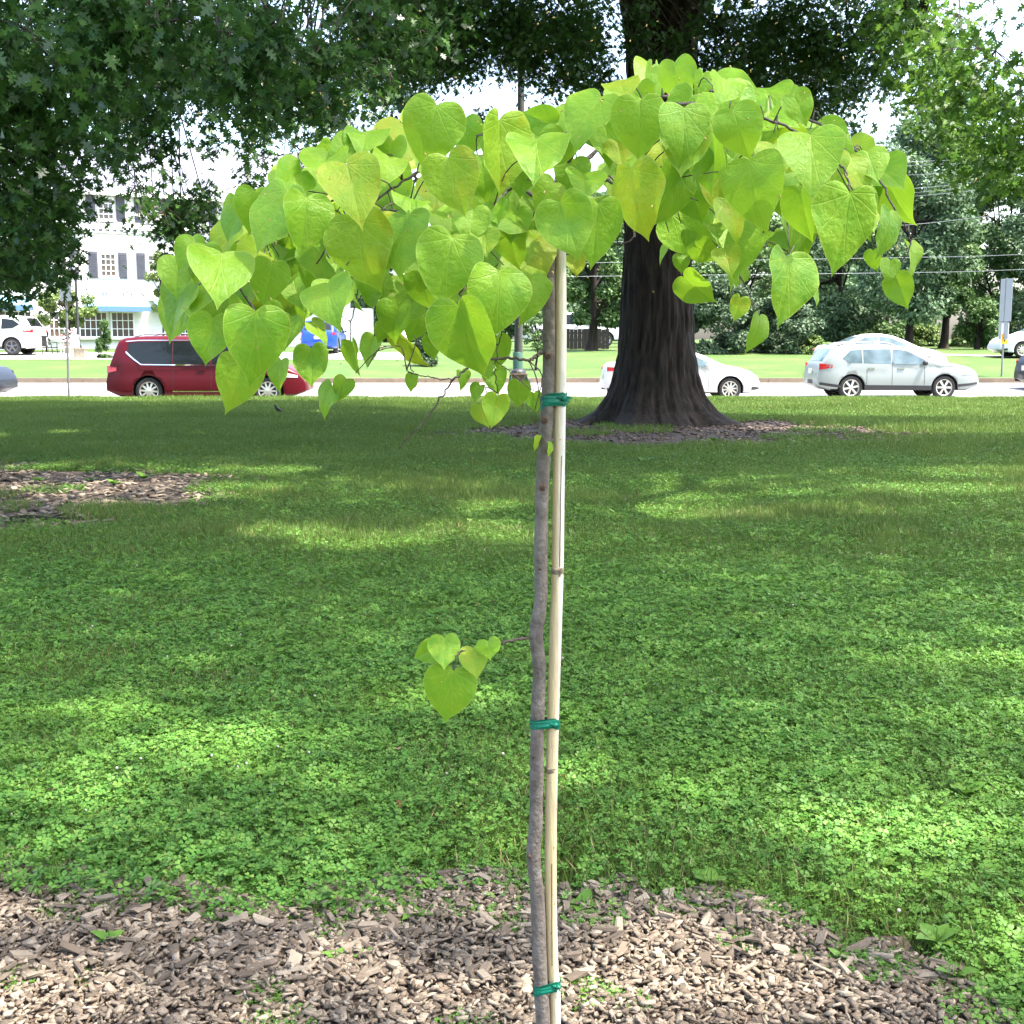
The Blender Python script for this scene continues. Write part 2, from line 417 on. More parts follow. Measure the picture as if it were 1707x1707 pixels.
def join_meshes(name, parts):
    """parts: (V, faces, material); one mesh from several template scatters"""
    me = bpy.data.meshes.new(name); co = []; idx = []; start = []; mi = []; vo = 0; lo = 0
    for q, (V, faces, m) in enumerate(parts):
        N, k, _ = V.shape; lens = np.array([len(f) for f in faces]); flat = np.concatenate([np.array(f) for f in faces])
        co.append(V.reshape(-1, 3)); idx.append((np.arange(N)[:, None] * k + flat[None]).ravel() + vo)
        start.append((np.arange(N)[:, None] * lens.sum() + (np.cumsum(lens) - lens)[None]).ravel() + lo)
        mi.append(np.full(N * len(faces), q)); vo += N * k; lo += N * lens.sum(); me.materials.append(m)
    co = np.concatenate(co); idx = np.concatenate(idx); start = np.concatenate(start); mi = np.concatenate(mi)
    me.vertices.add(len(co)); me.vertices.foreach_set('co', co.ravel().astype(np.float32))
    me.loops.add(len(idx)); me.loops.foreach_set('vertex_index', idx.astype(np.int32))
    me.polygons.add(len(start)); me.polygons.foreach_set('loop_start', start.astype(np.int32)); me.polygons.foreach_set('material_index', mi.astype(np.int32))
    me.update(calc_edges=True); me.validate(); return me
FLOWER = MB().lathe([(0.0, -0.5), (0.45, -0.25), (0.5, 0.1), (0.25, 0.45), (0.0, 0.5)], 6)
def flowers(n, R, rng):
    r = R * np.sqrt(rng.random(n)); a = rng.uniform(0, 6.283, n); P = np.stack([r * np.cos(a), r * np.sin(a), rng.uniform(0.06, 0.1, n)], 1)
    X, Y, Z = rand_rot(n, 0.2, rng); return scatter(FLOWER.v, P, X, Y, Z, rng.uniform(0.013, 0.02, n))
BROAD = []
for i in range(7):
    t = i / 6; w = .34 * math.sin(math.pi * min(1, .08 + .92 * t ** .8)) + .015; z = .28 * t - .35 * t * t
    BROAD += [(-w, t, z + .05 * w), (0, t, z - .04), (w, t, z + .05 * w)]
BROAD_F = [(3 * i + j, 3 * i + j + 1, 3 * i + 4 + j, 3 * i + 3 + j) for i in range(6) for j in range(2)]
def broad(n, R, size, rng):
    m = max(1, n // 5); r = R * np.sqrt(rng.random(m)); a = rng.uniform(0, 6.283, m); C = np.stack([r * np.cos(a), r * np.sin(a), np.full(m, .025)], 1)[np.arange(n) % m]
    b = rng.uniform(0, 6.283, n); X, Y, Z = frames(np.stack([np.cos(b), np.sin(b), rng.uniform(.2, .8, n)], 1), np.tile([0, 0, 1.0], (n, 1)))
    return scatter(BROAD, C, X, Y, Z, size * rng.uniform(.6, 1.2, n))
M_broad = mat('plantain_leaf', (0.085, 0.19, 0.028), (0.15, 0.27, 0.04), rough=0.5, scale=0, trans=.3, rnd='both', spec=.35)
def patches(prefix, specs):
    c = bpy.data.collections.new(prefix)
    for i, parts in enumerate(specs):
        c.objects.link(bpy.data.objects.new('%s_%d' % (prefix, i), join_meshes(prefix, parts)))
    return c
rg = np.random.default_rng(5); R = 0.22
near = patches('turf_near', [
    [(blades(420, R, .04, .085, .004, rg), BLADE_F, M_grass), (clovers(260, R, .015, .06, .0135, rg), TRI_F, M_clover), (broad(10, R, .05, rg), BROAD_F, M_broad)],
    [(blades(150, R, .04, .09, .004, rg), BLADE_F, M_grass), (blades(30, R, .03, .08, .0035, rg, .7), BLADE_F, M_dry), (clovers(400, R, .015, .065, .0145, rg), TRI_F, M_clover)],
    [(blades(190, R, .03, .085, .004, rg), BLADE_F, M_grass), (clovers(430, R, .015, .06, .0135, rg), TRI_F, M_clover), (broad(5, R, .06, rg), BROAD_F, M_broad), (blades(45, R, .02, .07, .004, rg, .8), BLADE_F, M_dry)],
    [(blades(430, R, .035, .085, .0038, rg, .5), BLADE_F, M_grass), (clovers(170, R, .01, .05, .0125, rg), TRI_F, M_clover), (blades(22, R, .03, .08, .0035, rg), BLADE_F, M_dry)],
])
R2 = 0.36
mid = patches('turf_mid', [
    [(blades(700, R2, .04, .09, .006, rg), BLADE_F, M_grass), (clovers(160, R2, .02, .06, .014, rg), TRI_F, M_clover)],
    [(blades(520, R2, .04, .10, .006, rg), BLADE_F, M_grass), (clovers(330, R2, .02, .07, .015, rg), TRI_F, M_clover), (broad(15, R2, .06, rg), BROAD_F, M_broad)],
    [(blades(900, R2, .04, .12, .0055, rg, .45), BLADE_F, M_grass), (blades(110, R2, .04, .1, .005, rg, .6), BLADE_F, M_dry)],
])
R3 = 0.62
far = patches('turf_far', [
    [(blades(900, R3, .05, .11, .011, rg, .4), BLADE_F, M_grass), (clovers(130, R3, .02, .07, .022, rg), TRI_F, M_clover)],
    [(blades(1000, R3, .05, .13, .010, rg, .5), BLADE_F, M_grass), (blades(40, R3, .05, .1, .009, rg), BLADE_F, M_dry)],
])
def gn_scatter(name, P, idx, rot, scl, coll):
    me = bpy.data.meshes.new(name); me.vertices.add(len(P)); me.vertices.foreach_set('co', P.ravel().astype(np.float32))
    for nm, ty, da, fld in (('idx', 'INT', idx.astype(np.int32), 'value'), ('rot', 'FLOAT_VECTOR', rot.astype(np.float32).ravel(), 'vector'), ('scl', 'FLOAT', scl.astype(np.float32), 'value')):
        me.attributes.new(nm, ty, 'POINT').data.foreach_set(fld, da)
    o = obj(name, me); ng = bpy.data.node_groups.new(name, 'GeometryNodeTree')
    ng.interface.new_socket('Geometry', in_out='INPUT', socket_type='NodeSocketGeometry'); ng.interface.new_socket('Geometry', in_out='OUTPUT', socket_type='NodeSocketGeometry')
    N = ng.nodes; L = ng.links
    gi = N.new('NodeGroupInput'); go = N.new('NodeGroupOutput'); iop = N.new('GeometryNodeInstanceOnPoints'); ci = N.new('GeometryNodeCollectionInfo')
    ci.inputs['Collection'].default_value = coll; ci.inputs['Separate Children'].default_value = True; ci.inputs['Reset Children'].default_value = True
    def attr(nm, ty):
        a = N.new('GeometryNodeInputNamedAttribute'); a.data_type = ty; a.inputs[0].default_value = nm; return [s for s in a.outputs if s.enabled and s.name == 'Attribute'][0]
    L.new(gi.outputs[0], iop.inputs['Points']); L.new(ci.outputs[0], iop.inputs['Instance']); iop.inputs['Pick Instance'].default_value = True
    L.new(attr('idx', 'INT'), iop.inputs['Instance Index']); L.new(attr('rot', 'FLOAT_VECTOR'), iop.inputs['Rotation']); L.new(attr('scl', 'FLOAT'), iop.inputs['Scale'])
    L.new(iop.outputs[0], go.inputs[0])
    o.modifiers.new('scatter', 'NODES').node_group = ng
    return o
def turf(name, label, y0, y1, step, coll, nvar, wx):
    ys = np.arange(y0, y1, step); pts = []
    for y in ys:
        w = wx(y); x = np.arange(-w, w, step); pts.append(np.stack([x + RNG.uniform(-.45, .45, len(x)) * step, y + RNG.uniform(-.45, .45, len(x)) * step, np.zeros(len(x))], 1))
    P = np.concatenate(pts); P = P[P[:, 1] < 33.58 - 0.3 * (step > 0.4)]
    lit = in_litter(P[:, 0], P[:, 1])
    keep = ~in_bed(P[:, 0], P[:, 1]) & (RNG.random(len(P)) > np.clip(lit * 1.3, 0, 0.95))
    P = P[keep]; n = len(P)
    nz = noise2(P[:, 0], P[:, 1], 8, 0.9) * 0.7 + noise2(P[:, 0], P[:, 1], 9, 2.5) * 0.3 + RNG.normal(0, 0.12, n)
    idx = np.clip((nz * 1.3 - 0.15) * nvar, 0, nvar - 0.01).astype(int)
    rot = np.stack([np.zeros(n), np.zeros(n), RNG.uniform(0, 6.283, n)], 1)
    return tag(gn_scatter(name, P, idx, rot, RNG.uniform(0.8, 1.2, n), coll), label, 'grass', kind='stuff')
turf('clover_turf', 'clover and short grass growing thickly beyond the wood chips', 2.2, 8.5, 0.17, near, 4, lambda y: 0.45 * y + 0.9)
turf('mown_turf', 'mown shady grass mixed with clover in the middle of the lawn', 8.2, 17.5, 0.29, mid, 3, lambda y: 0.45 * y + 1.0)
turf('lawn_grass', 'far mown grass of the lawn reaching to the road', 17.2, 33.58, 0.47, far, 2, lambda y: 0.45 * y + 2.0)
# tufts straying into the wood chips
n = 4000; xx = RNG.uniform(-2.0, 2.0, n); yy = RNG.uniform(2.6, 3.9, n); k = in_bed(xx, yy)
nb = ~in_bed(xx, yy + .13); k = k & (nb & (RNG.random(n) < .22) | (RNG.random(n) < .016)); xx, yy = xx[k], yy[k]; n = len(xx)
tag(gn_scatter('stray_turf', np.stack([xx, yy, zbed(xx, yy)], 1), RNG.integers(0, 4, n), np.stack([np.zeros(n)] * 2 + [RNG.uniform(0, 6.28, n)], 1), RNG.uniform(.16, .45, n), near), 'small tufts of grass and clover straying over the edge of the wood chips', 'grass', kind='stuff')
# fringe along the kerb
n = 130; Pf = np.stack([np.linspace(-19, 19, n) + RNG.uniform(-.1, .1, n), np.full(n, 33.32), np.zeros(n)], 1)
tag(gn_scatter('kerb_grass', Pf, RNG.integers(0, 2, n), np.stack([np.zeros(n)] * 2 + [RNG.uniform(0, 6.28, n)], 1), np.full(n, 0.45), far), 'thin line of grass along the top of the near kerb', 'grass', kind='stuff')

n = 300; yy = 2.9 + 9.5 * RNG.random(n) ** 1.3; xx = RNG.uniform(-1, 1, n) * (0.45 * yy + .6)
k = ~in_bed(xx, yy) & (noise2(xx, yy, 31, 1.1) > .38); xx, yy = xx[k], yy[k]; n = len(xx)
X_, Y_, Z_ = rand_rot(n, .25, RNG)
fl = obj('clover_flowers', np_mesh('clover_flowers', scatter(FLOWER.v, np.stack([xx, yy, RNG.uniform(.055, .09, n)], 1), X_, Y_, Z_, RNG.uniform(.007, .0125, n)), 0, FLOWER.f, M_flower, True))
tag(fl, 'scattered small white clover blossoms in the grass', 'flowers', kind='stuff')
# ------------------------------------------------------------------ oaks
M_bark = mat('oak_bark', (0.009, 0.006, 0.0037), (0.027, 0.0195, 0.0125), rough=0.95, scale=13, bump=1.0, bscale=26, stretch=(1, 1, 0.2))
M_twig = mat('oak_twig', (0.045, 0.036, 0.028), (0.07, 0.056, 0.042), rough=0.9, scale=8)
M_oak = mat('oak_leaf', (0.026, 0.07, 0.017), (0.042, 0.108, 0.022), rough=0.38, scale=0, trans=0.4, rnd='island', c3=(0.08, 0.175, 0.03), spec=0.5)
# deeply lobed pin-oak leaf, base at the origin, tip at y = 1
half = [(0.012, 0.0), (0.02, 0.16), (0.16, 0.10), (0.10, 0.24), (0.06, 0.30), (0.34, 0.38), (0.24, 0.47), (0.07, 0.50), (0.30, 0.68), (0.17, 0.70), (0.08, 0.72), (0.13, 0.88), (0.04, 0.86)]
OAKLEAF = [(x, y, abs(x) * 0.25 - 0.12 * y * y) for x, y in half] + [(0, 1, -0.14)] + [(-x, y, abs(x) * 0.25 - 0.12 * y * y) for x, y in reversed(half)]
nH = len(half)
OAKLEAF_F = [tuple(range(len(OAKLEAF)))]
CROWNLEAF = [(0, 0, 0), (.3, .25, .05), (.12, .45, 0), (.32, .7, .05), (0, 1, -.1), (-.32, .7, .05), (-.12, .45, 0), (-.3, .25, .05)]
CROWNLEAF_F = [(0, 1, 2, 6, 7), (2, 3, 4, 5, 6)]
GAPS = []      # openings in the crowns: sun flecks reach the ground here (x, y, rx, ry)
def fleck(px, py, rx, ry):
    g = ground(px, py); GAPS.append((g.x, g.y, rx, ry))
fleck(250, 822, 1.5, 1.0); fleck(90, 812, 0.8, 0.35); fleck(480, 895, .5, 0.4); fleck(600, 910, .6, 0.5); fleck(780, 890, .5, 0.4); fleck(850, 905, .4, .3); fleck(1130, 862, .7, 0.5)
fleck(1560, 822, 1.0, 0.6); fleck(1650, 795, 1.0, 0.7); fleck(1480, 1395, 0.36, 0.3); fleck(1390, 1430, 0.2, 0.12); fleck(1690, 1390, 0.15, 0.12)
fleck(1110, 1610, 0.3, 0.2); fleck(1010, 1680, 0.25, 0.14); fleck(1230, 1690, 0.2, 0.1); fleck(310, 1250, 0.4, 0.25); fleck(150, 1200, 0.3, 0.15)
fleck(20, 1690, 0.2, 0.12); fleck(1500, 690, 4.5, 2.0); fleck(1660, 720, 2.5, 1.2); fleck(960, 708, 0.6, 0.35); fleck(1330, 715, 1.2, 0.5)
fleck(430, 790, 0.8, 0.4); fleck(700, 1180, 0.3, 0.2); fleck(1640, 1110, 0.3, 0.2); fleck(1150, 1330, 0.2, 0.2)
fleck(100, 1330, 0.25, 0.2); fleck(900, 1300, 0.2, 0.2)
_rf = random.Random(77)
for _ in range(24):
    _y = 9.5 + 22 * _rf.random() ** 1.1; GAPS.append((_rf.uniform(-1, 1) * (.44 * _y + .5), _y, _rf.uniform(.1, .38) * (1 + _y * .03), _rf.uniform(.1, .34) * (1 + _y * .03)))
SHADE_K = np.array([SUN.x / SUN.z, SUN.y / SUN.z])
SAP = at(905, 300, 2.05)
LIT = []
def cull(P, rng, keep=0.03):
    """drop foliage whose shadow would fall in one of the gaps, beyond the road edge, or that stands round the camera"""
    gx = P[:, 0] - SHADE_K[0] * P[:, 2]; gy = P[:, 1] - SHADE_K[1] * P[:, 2]
    ok = np.ones(len(P), bool)
    for gi, (x, y, a, b) in enumerate(GAPS):
        kp = .2 if gi < 2 else keep; d = ((gx - x) / a) ** 2 + ((gy - y) / b) ** 2
        ok &= ~((d < 1) & (rng.random(len(P)) > min(kp, keep)))
    for (c, r) in LIT:
        v = P - np.array(c); t = v @ np.array(SUN); d2 = (v ** 2).sum(1) - t * t
        ok &= ~((t > r * .5) & (d2 < (r * 1.05) ** 2) & (rng.random(len(P)) > (.6 if r == .75 and c[1] < 3 else .12)))
    edge = 30.6 + 0.5 * np.sin(gx * 0.8) + 0.012 * (gx + 4) ** 2 * (gx < -4) - np.clip(gx - 2.5, 0, 12) * 0.75
    ok &= gy < edge
    ok &= (np.abs(P - np.array([0, 0.5, 1.6])).max(1) > 2.4)
    return ok
def leaf_axes(n, rng, droop=0.55, flat=0.8):
    a = rng.uniform(0, 6.283, n)
    Yd = np.stack([np.cos(a), np.sin(a), -np.abs(rng.normal(droop, 0.35, n))], 1)
    Zd = np.stack([rng.normal(0, flat, n), rng.normal(0, flat, n), np.ones(n)], 1)
    return frames(Yd, Zd)
def cluster(c, r, rng, dens=700, size=0.12):
    """hanging spray cluster: points round random twigs"""
    ntw = max(5, int(9 * r / 0.6)); n = int(dens * r * r) + 20
    c = np.array(c)
    d = unit(rng.normal(0, 1, (ntw, 3)) * np.array([1, 1, 0.75])); d[:, 2] -= 0.25; d = unit(d)
    tl = r * rng.uniform(0.55, 1.05, ntw)
    tw = rng.integers(0, ntw, n); t = rng.random(n) ** 0.6
    P = c + d[tw] * (tl[tw] * t)[:, None] + rng.normal(0, 0.13 * r + 0.05, (n, 3))
    P[:, 2] -= 0.12 * r * t * t
    ends = [(c, c + d[i] * tl[i] * 0.92 - np.array([0, 0, 0.1 * r])) for i in range(ntw)]
    return P, ends, size * rng.uniform(0.65, 1.2, n)
def limb(mb, pts, r0, r1, n=10, seg=8):
    L = smooth_line(pts, n); mb.tube(L, list(np.linspace(r0, r1, n + 1)), seg); return L
def oak(name, label, base, prof, clusters, hub, limbs, crown_blobs, seed, trunk_detail=(96, 60), dens=900, leafm=None):
    rng = np.random.default_rng(seed)
    root = thing(name, label, 'tree', base)
    # trunk with flaring roots and ridged bark
    nA, nZ = trunk_detail; zs = [p[0] for p in prof]; rs = [p[1] for p in prof]
    H = zs[-1]; vs = []
    zz = np.concatenate([np.linspace(-0.12, 1.2, nZ // 2), np.linspace(1.25, H, nZ - nZ // 2)])
    ang = np.linspace(0, 2 * np.pi, nA, endpoint=False)
    for z in zz:
        r = np.interp(z, zs, rs); fl = max(0.0, (rs[0] - np.interp(2.3, zs, rs)) and (r - np.interp(2.3, zs, rs)) / max(rs[0] - np.interp(2.3, zs, rs), 1e-3))
        fl = min(max(fl, 0), 1)
        lob = 1 + fl * (0.16 * np.cos(5 * ang + seed) + 0.12 * np.cos(8 * ang + 1.3 * seed) - 0.06) + 0.025 * np.cos(3 * ang + z)
        ridge = (noise2(ang / 6.283 * 80 + 0.6 * np.sin(z * 2.2), np.full(nA, z * 2.6), seed) - 0.5) * 0.085 * min(1, r / 0.6)
        ridge[-1] = ridge[0]
        rr = r * lob + ridge
        vs += [(rr[j] * math.cos(ang[j]), rr[j] * math.sin(ang[j]), z) for j in range(nA)]
    fs = [(i * nA + j, i * nA + (j + 1) % nA, (i + 1) * nA + (j + 1) % nA, (i + 1) * nA + j) for i in range(nZ - 1) for j in range(nA)]
    fs.append(tuple(range((nZ - 1) * nA, nZ * nA)))
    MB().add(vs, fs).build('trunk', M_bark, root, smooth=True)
    bv = np.array(base)
    # limbs
    nodes = []
    for pts, r0, r1 in limbs:
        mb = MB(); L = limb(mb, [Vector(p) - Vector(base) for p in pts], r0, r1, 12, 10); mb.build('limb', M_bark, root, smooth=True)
        nodes += [L[i] + bv for i in range(3, len(L))]
    nodes.append(np.array(hub)); nodes = np.array(nodes)
    P_all = []; S_all = []; tw = MB()
    for (c, r) in clusters:
        P, ends, s = cluster(c, r, rng, dens)
        P_all.append(P); S_all.append(s)
        c = np.array(c); q = nodes[np.argmin(((nodes - c) ** 2).sum(1) + np.where(nodes[:, 2] < c[2] - 1.0, 50, 0))]
        midp = (q + c) / 2 + np.array([rng.normal(0, .15), rng.normal(0, .15), 0.12 * np.linalg.norm(q - c)])
        Lb = smooth_line([q - bv, midp - bv, c - bv], 8); tw.tube(Lb, list(np.linspace(0.010 + 0.0035 * np.linalg.norm(q - c), 0.004, 9)), 6)
        for a, e in ends: tw.tube(smooth_line([a - bv, (a + e) / 2 - bv + rng.normal(0, .04 * r, 3), e - bv], 4), list(np.linspace(0.006, 0.002, 5)), 4)
    if tw.v: tw.build('branches', M_twig, root, smooth=True)['kind'] = 'stuff'
    if P_all:
        P = np.concatenate(P_all); s = np.concatenate(S_all)
        k = cull(P, rng, 0.45); P = P[k]; s = s[k]
        V = scatter(OAKLEAF, P - bv, *leaf_axes(len(P), rng), s)
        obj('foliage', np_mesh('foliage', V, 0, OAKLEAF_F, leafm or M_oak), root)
    # the high crown: foliage above the lowest limbs; oak C's added skirt hangs lower
    Pc = []; Sc = []
    for (cx, cy, cz, a, b, c, n, *fine) in crown_blobs:
        nb = max(6, int(n / (60 if fine else 260))); d = unit(rng.normal(0, 1, (nb, 3))); cen = np.array([cx, cy, cz]) + d * np.array([a, b, c]) * (rng.random((nb, 1)) ** 0.45)
        k = rng.integers(0, nb, n); P = cen[k] + rng.normal(0, 1, (n, 3)) * np.array([0.75, 0.75, 0.4])
        Pc.append(P); Sc.append(rng.uniform(0.13, 0.22, n) if fine else rng.uniform(0.2, 0.34, n))
    if Pc:
        P = np.concatenate(Pc); s = np.concatenate(Sc)
        k = cull(P, rng) & (P[:, 2] > np.where(P[:, 1] > 1.0, 7.4, 2.6)); P = P[k]; s = s[k]
        V = scatter(CROWNLEAF, P - bv, *leaf_axes(len(P), rng, 0.3, 0.6), s)
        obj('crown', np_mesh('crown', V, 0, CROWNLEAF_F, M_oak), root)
    return root
def cl(lst): return [(tuple(at(x, y, D)), r) for x, y, D, r in lst]
LIT += [(tuple(at(905, 330, 2.05)), .75)] + cl([(1540, 45, 13, .7), (1600, 25, 12, .75), (1660, 85, 11, .75), (1590, 115, 12.5, .6), (1640, 175, 11.5, .6), (1565, 185, 13, .5), (1690, 225, 10.5, .55), (1605, 235, 12.5, .4), (1660, 262, 11.5, .3), (1700, 150, 10.5, .5)])
A = Vector(OAK_A)
profA = [(-0.15, 1.75), (0.0, 1.56), (0.08, 1.42), (0.16, 1.28), (0.27, 1.13), (0.53, 0.94), (0.78, 0.84), (1.0, 0.79), (1.27, 0.74), (1.68, 0.70), (2.37, 0.665), (3.5, 0.61), (5.0, 0.60), (7.0, 0.66), (8.1, 0.80), (9.0, 0.5)]
fork = A + Vector((0, 0, 8.2))
clA = cl([(640, 95, 17, .7), (760, 25, 18, .9), (830, 40, 18, .7), (900, 60, 19, .8), (960, 105, 19, .6), (985, 45, 20, .6), (925, 125, 20, .45), (1015, 150, 20, .5), (975, 150, 21, .35), (1085, 95, 19.5, .25), (1045, 70, 19.5, .3), (1060, 20, 19, .35), (1130, 60, 19.5, .28), (1170, 110, 20, .4), (1190, 25, 20, .5), (1245, 95, 19, .55), (1270, 150, 20, .5), (1340, 90, 19, .6), (1420, 70, 19, .6), (1410, 160, 21, .4), (1360, 185, 21, .4), (1310, 30, 19, .7), (890, 110, 19, .5), (850, 20, 18, .6), (940, 30, 18, .7), (1000, 110, 19.5, .45), (800, 60, 19, .6), (760, 90, 19, .5), (1480, 140, 20, .3),
          (1215, 55, 20, .6), (1225, 125, 21, .7), (1300, 85, 21, .9), (1290, 155, 21, .6), (1350, 140, 20, .7), (1370, 45, 19, .9), (1400, 110, 20, .6), (1450, 40, 18, .8), (1385, 205, 22, .6), (1420, 232, 23, .5), (1470, 95, 19, .4), (1250, 190, 22, .7), (1190, 130, 22, .6), (1165, 85, 20, .3),
          (700, 100, 19, .7), (730, 60, 20, .8), (660, 150, 19, .5), (620, 60, 20, .9), (690, 30, 21, .9), (780, 70, 20, .5), (850, 70, 20, .5), (950, 50, 22, .9), (1260, 40, 22, 1.), (1330, 190, 22, .5), (1430, 120, 21, .5), (800, 195, 24, .3), (740, 200, 24, .4), (690, 215, 24, .5), (870, 25, 21, .6)])
limbsA = [([fork - Vector((0, 0, .4)), fork + Vector((-1.6, -1.5, 1.6)), fork + Vector((-3.6, -3.5, 1.6)), fork + Vector((-5.2, -6, .4))], .34, .07),
          ([fork - Vector((0, 0, .3)), fork + Vector((1.4, -.8, .5)), fork + Vector((3.2, -2.2, .55)), fork + Vector((5, -5, -.6))], .30, .06),
          ([fork - Vector((0, 0, .2)), fork + Vector((.2, .6, 3)), fork + Vector((.6, 1.5, 7))], .45, .1),
          ([fork - Vector((0, 0, .2)), fork + Vector((-1.2, .3, 3)), fork + Vector((-3.5, 1, 6))], .36, .08),
          ([fork - Vector((0, 0, 1.2)), fork + Vector((-1.2, -1.4, -.2)), fork + Vector((-2.6, -3.2, -.5)), fork + Vector((-4.2, -5, -1.0))], .22, .05),
          ([fork - Vector((0, 0, .2)), fork + Vector((2, .6, 2.5)), fork + Vector((5, 1, 4.6))], .34, .08)]
oak('oak_tree', 'massive dark oak trunk with flaring roots standing on the lawn behind the sapling', A, profA, clA, fork, limbsA,
    [(A.x + 2.5, A.y - 3.5, 11.5, 9, 8.5, 4.0, 32000), (A.x - 6, A.y - 1.5, 11, 7, 8, 3.5, 36000), (A.x - 12, A.y + 1, 11, 6.5, 6.5, 3, 17000), (A.x + 9, A.y - 6, 11, 6, 7, 3, 14000, 1)], 3, (300, 150), dens=1500)
B = Vector(OAK_B)
profB = [(-0.15, 1.1), (0, .95), (.4, .72), (1.0, .55), (2.5, .47), (4.5, .44), (6.5, .4)]
forkB = B + Vector((0, 0, 5.2))
clB = cl([(30, 40, 7, .5), (100, 110, 8, .5), (20, 150, 8, .5), (60, 210, 9, .5), (20, 270, 9, .45), (70, 310, 10, .42), (15, 350, 10, .4), (85, 375, 11, .36), (30, 420, 11, .42), (95, 430, 12, .3), (60, 455, 12, .3), (115, 400, 12, .22), (10, 470, 11, .22), (125, 300, 11, .25),
          (160, 40, 8, .5), (230, 90, 9, .5), (170, 150, 10, .5), (240, 190, 11, .42), (185, 235, 12, .4), (215, 285, 12, .35), (255, 325, 13, .48), (290, 360, 13.5, .42), (318, 330, 14, .36), (235, 340, 12.5, .25), (270, 280, 13, .25), (320, 385, 14, .2), (275, 350, 13, .4), (303, 380, 13.5, .32), (225, 310, 12.5, .3), (345, 350, 14, .2), (200, 200, 11, .4), (470, 280, 13, .25), (510, 255, 13, .3), (515, 200, 12.5, .35), (440, 230, 12.5, .3),
          (300, 30, 8, .5), (370, 80, 9, .5), (300, 110, 11, .4), (380, 150, 11, .35), (440, 120, 10, .5), (410, 210, 12, .34), (460, 190, 12, .42), (490, 240, 12.5, .34), (440, 262, 13, .25), (505, 150, 11, .45), (415, 285, 14, .18), (350, 235, 15, .2),
          (460, 40, 9, .5), (540, 70, 10, .5), (590, 130, 12, .45), (550, 190, 13, .35), (620, 40, 11, .55), (650, 120, 13, .5), (625, 185, 14, .28), (700, 50, 13, .5), (545, 240, 13.5, .25),
          (60, 60, 15, .9), (200, 20, 16, .9), (330, 90, 16, .8), (180, 130, 16, .7), (470, 60, 16, .9), (600, 70, 17, .9), (520, 130, 16, .6), (50, 200, 14, .6), (400, 30, 17, .8), (560, 160, 16, .5), (660, 30, 17, .8), (250, 70, 15, .8), (440, 200, 15, .35), (40, 330, 13, .5), (60, 400, 13, .45), (-70, 100, 8, .8), (-80, 260, 9, .8), (-60, 420, 10, .6)])
limbsB = [([forkB - Vector((0, 0, .3)), forkB + Vector((1.2, -1.2, .9)), forkB + Vector((2.8, -2.6, .8)), forkB + Vector((4.4, -4, .4))], .22, .05),
          ([forkB - Vector((0, 0, .3)), forkB + Vector((1.6, -.4, .8)), forkB + Vector((3.6, -1, .7)), forkB + Vector((5.4, -1.2, .1))], .2, .05),
          ([forkB - Vector((0, 0, .3)), forkB + Vector((.4, -1.6, .3)), forkB + Vector((1.0, -3.6, -.3))], .16, .05),
          ([forkB - Vector((0, 0, .3)), forkB + Vector((.2, .3, 3)), forkB + Vector((.4, .4, 7))], .34, .08)]
oak('oak_tree', 'overhanging oak whose dark drooping leaf sprays fill the upper left corner', B, profB, clB, forkB, limbsB,
    [(B.x + 3, B.y - 1, 9.5, 7.5, 7.5, 3, 19000, 1), (B.x - 3, B.y + 2, 9, 7, 7, 3, 8000), (B.x + 6, B.y - 6, 10.0, 5, 4.5, 2.2, 9000, 1)], 5, dens=1500)
Cc = Vector(OAK_C); forkC = Cc + Vector((0, 0, 6.0))
clC = cl([(1540, 45, 13, .7), (1600, 25, 12, .75), (1660, 85, 11, .75), (1590, 115, 12.5, .6), (1640, 175, 11.5, .6), (1565, 185, 13, .5), (1690, 225, 10.5, .55), (1605, 235, 12.5, .4), (1660, 262, 11.5, .3), (1700, 150, 10.5, .5), (1540, 120, 13.5, .4), (1760, 120, 10, .8), (1780, 230, 10, .6), (1690, 290, 11.5, .25), (1500, 20, 14, .5)])
limbsC = [([forkC - Vector((0, 0, .3)), Vector(at(1640, -250, 9.5)), Vector(at(1560, -60, 12)), Vector(at(1505, 15, 13.5))], .16, .05),
          ([Vector(at(1505, 15, 13.5)), Vector(at(1560, 70, 13)), Vector(at(1625, 140, 12.2)), Vector(at(1700, 205, 11.5))], .035, .012),
          ([Vector(at(1500, 100, 13.8)), Vector(at(1560, 165, 13.3)), Vector(at(1610, 215, 12.8)), Vector(at(1650, 245, 12.2))], .028, .01),
          ([Vector(at(1560, -60, 12)), Vector(at(1530, 40, 13)), Vector(at(1500, 100, 13.8))], .06, .028),
          ([forkC - Vector((0, 0, .3)), forkC + Vector((.2, .3, 3)), forkC + Vector((-.5, .6, 6))], .3, .08),
          ([forkC - Vector((0, 0, .3)), forkC + Vector((-2, -1.5, 2)), forkC + Vector((-5, -3, 3))], .26, .08)]
oak('oak_tree', 'oak beyond the right edge, its sunlit bright green branches drooping into the upper right corner', Cc, profB, clC, forkC, limbsC,  # last crown blob, low and unseen behind the camera, is added to block sky light
    [(Cc.x - 4.5, Cc.y + 2.5, 13, 7, 6.5, 2.5, 17500, 1), (Cc.x - 1, Cc.y + 9, 11, 7, 6, 3, 12000, 1), (Cc.x - 6, Cc.y - 3, 11, 5, 4.5, 2.4, 7000, 1), (Cc.x - 8, Cc.y - 11, 5.5, 11, 3.0, 4.0, 5000)], 9, dens=1250, leafm=mat('oak_leaf_sunlit', (0.05, 0.12, 0.018), (0.085, 0.18, 0.026), rough=0.42, scale=0, trans=0.5, rnd='island', c3=(0.14, 0.25, 0.035), spec=0.4))  # drooping sprays get paler leaves than the crown: sunlight put into their colour

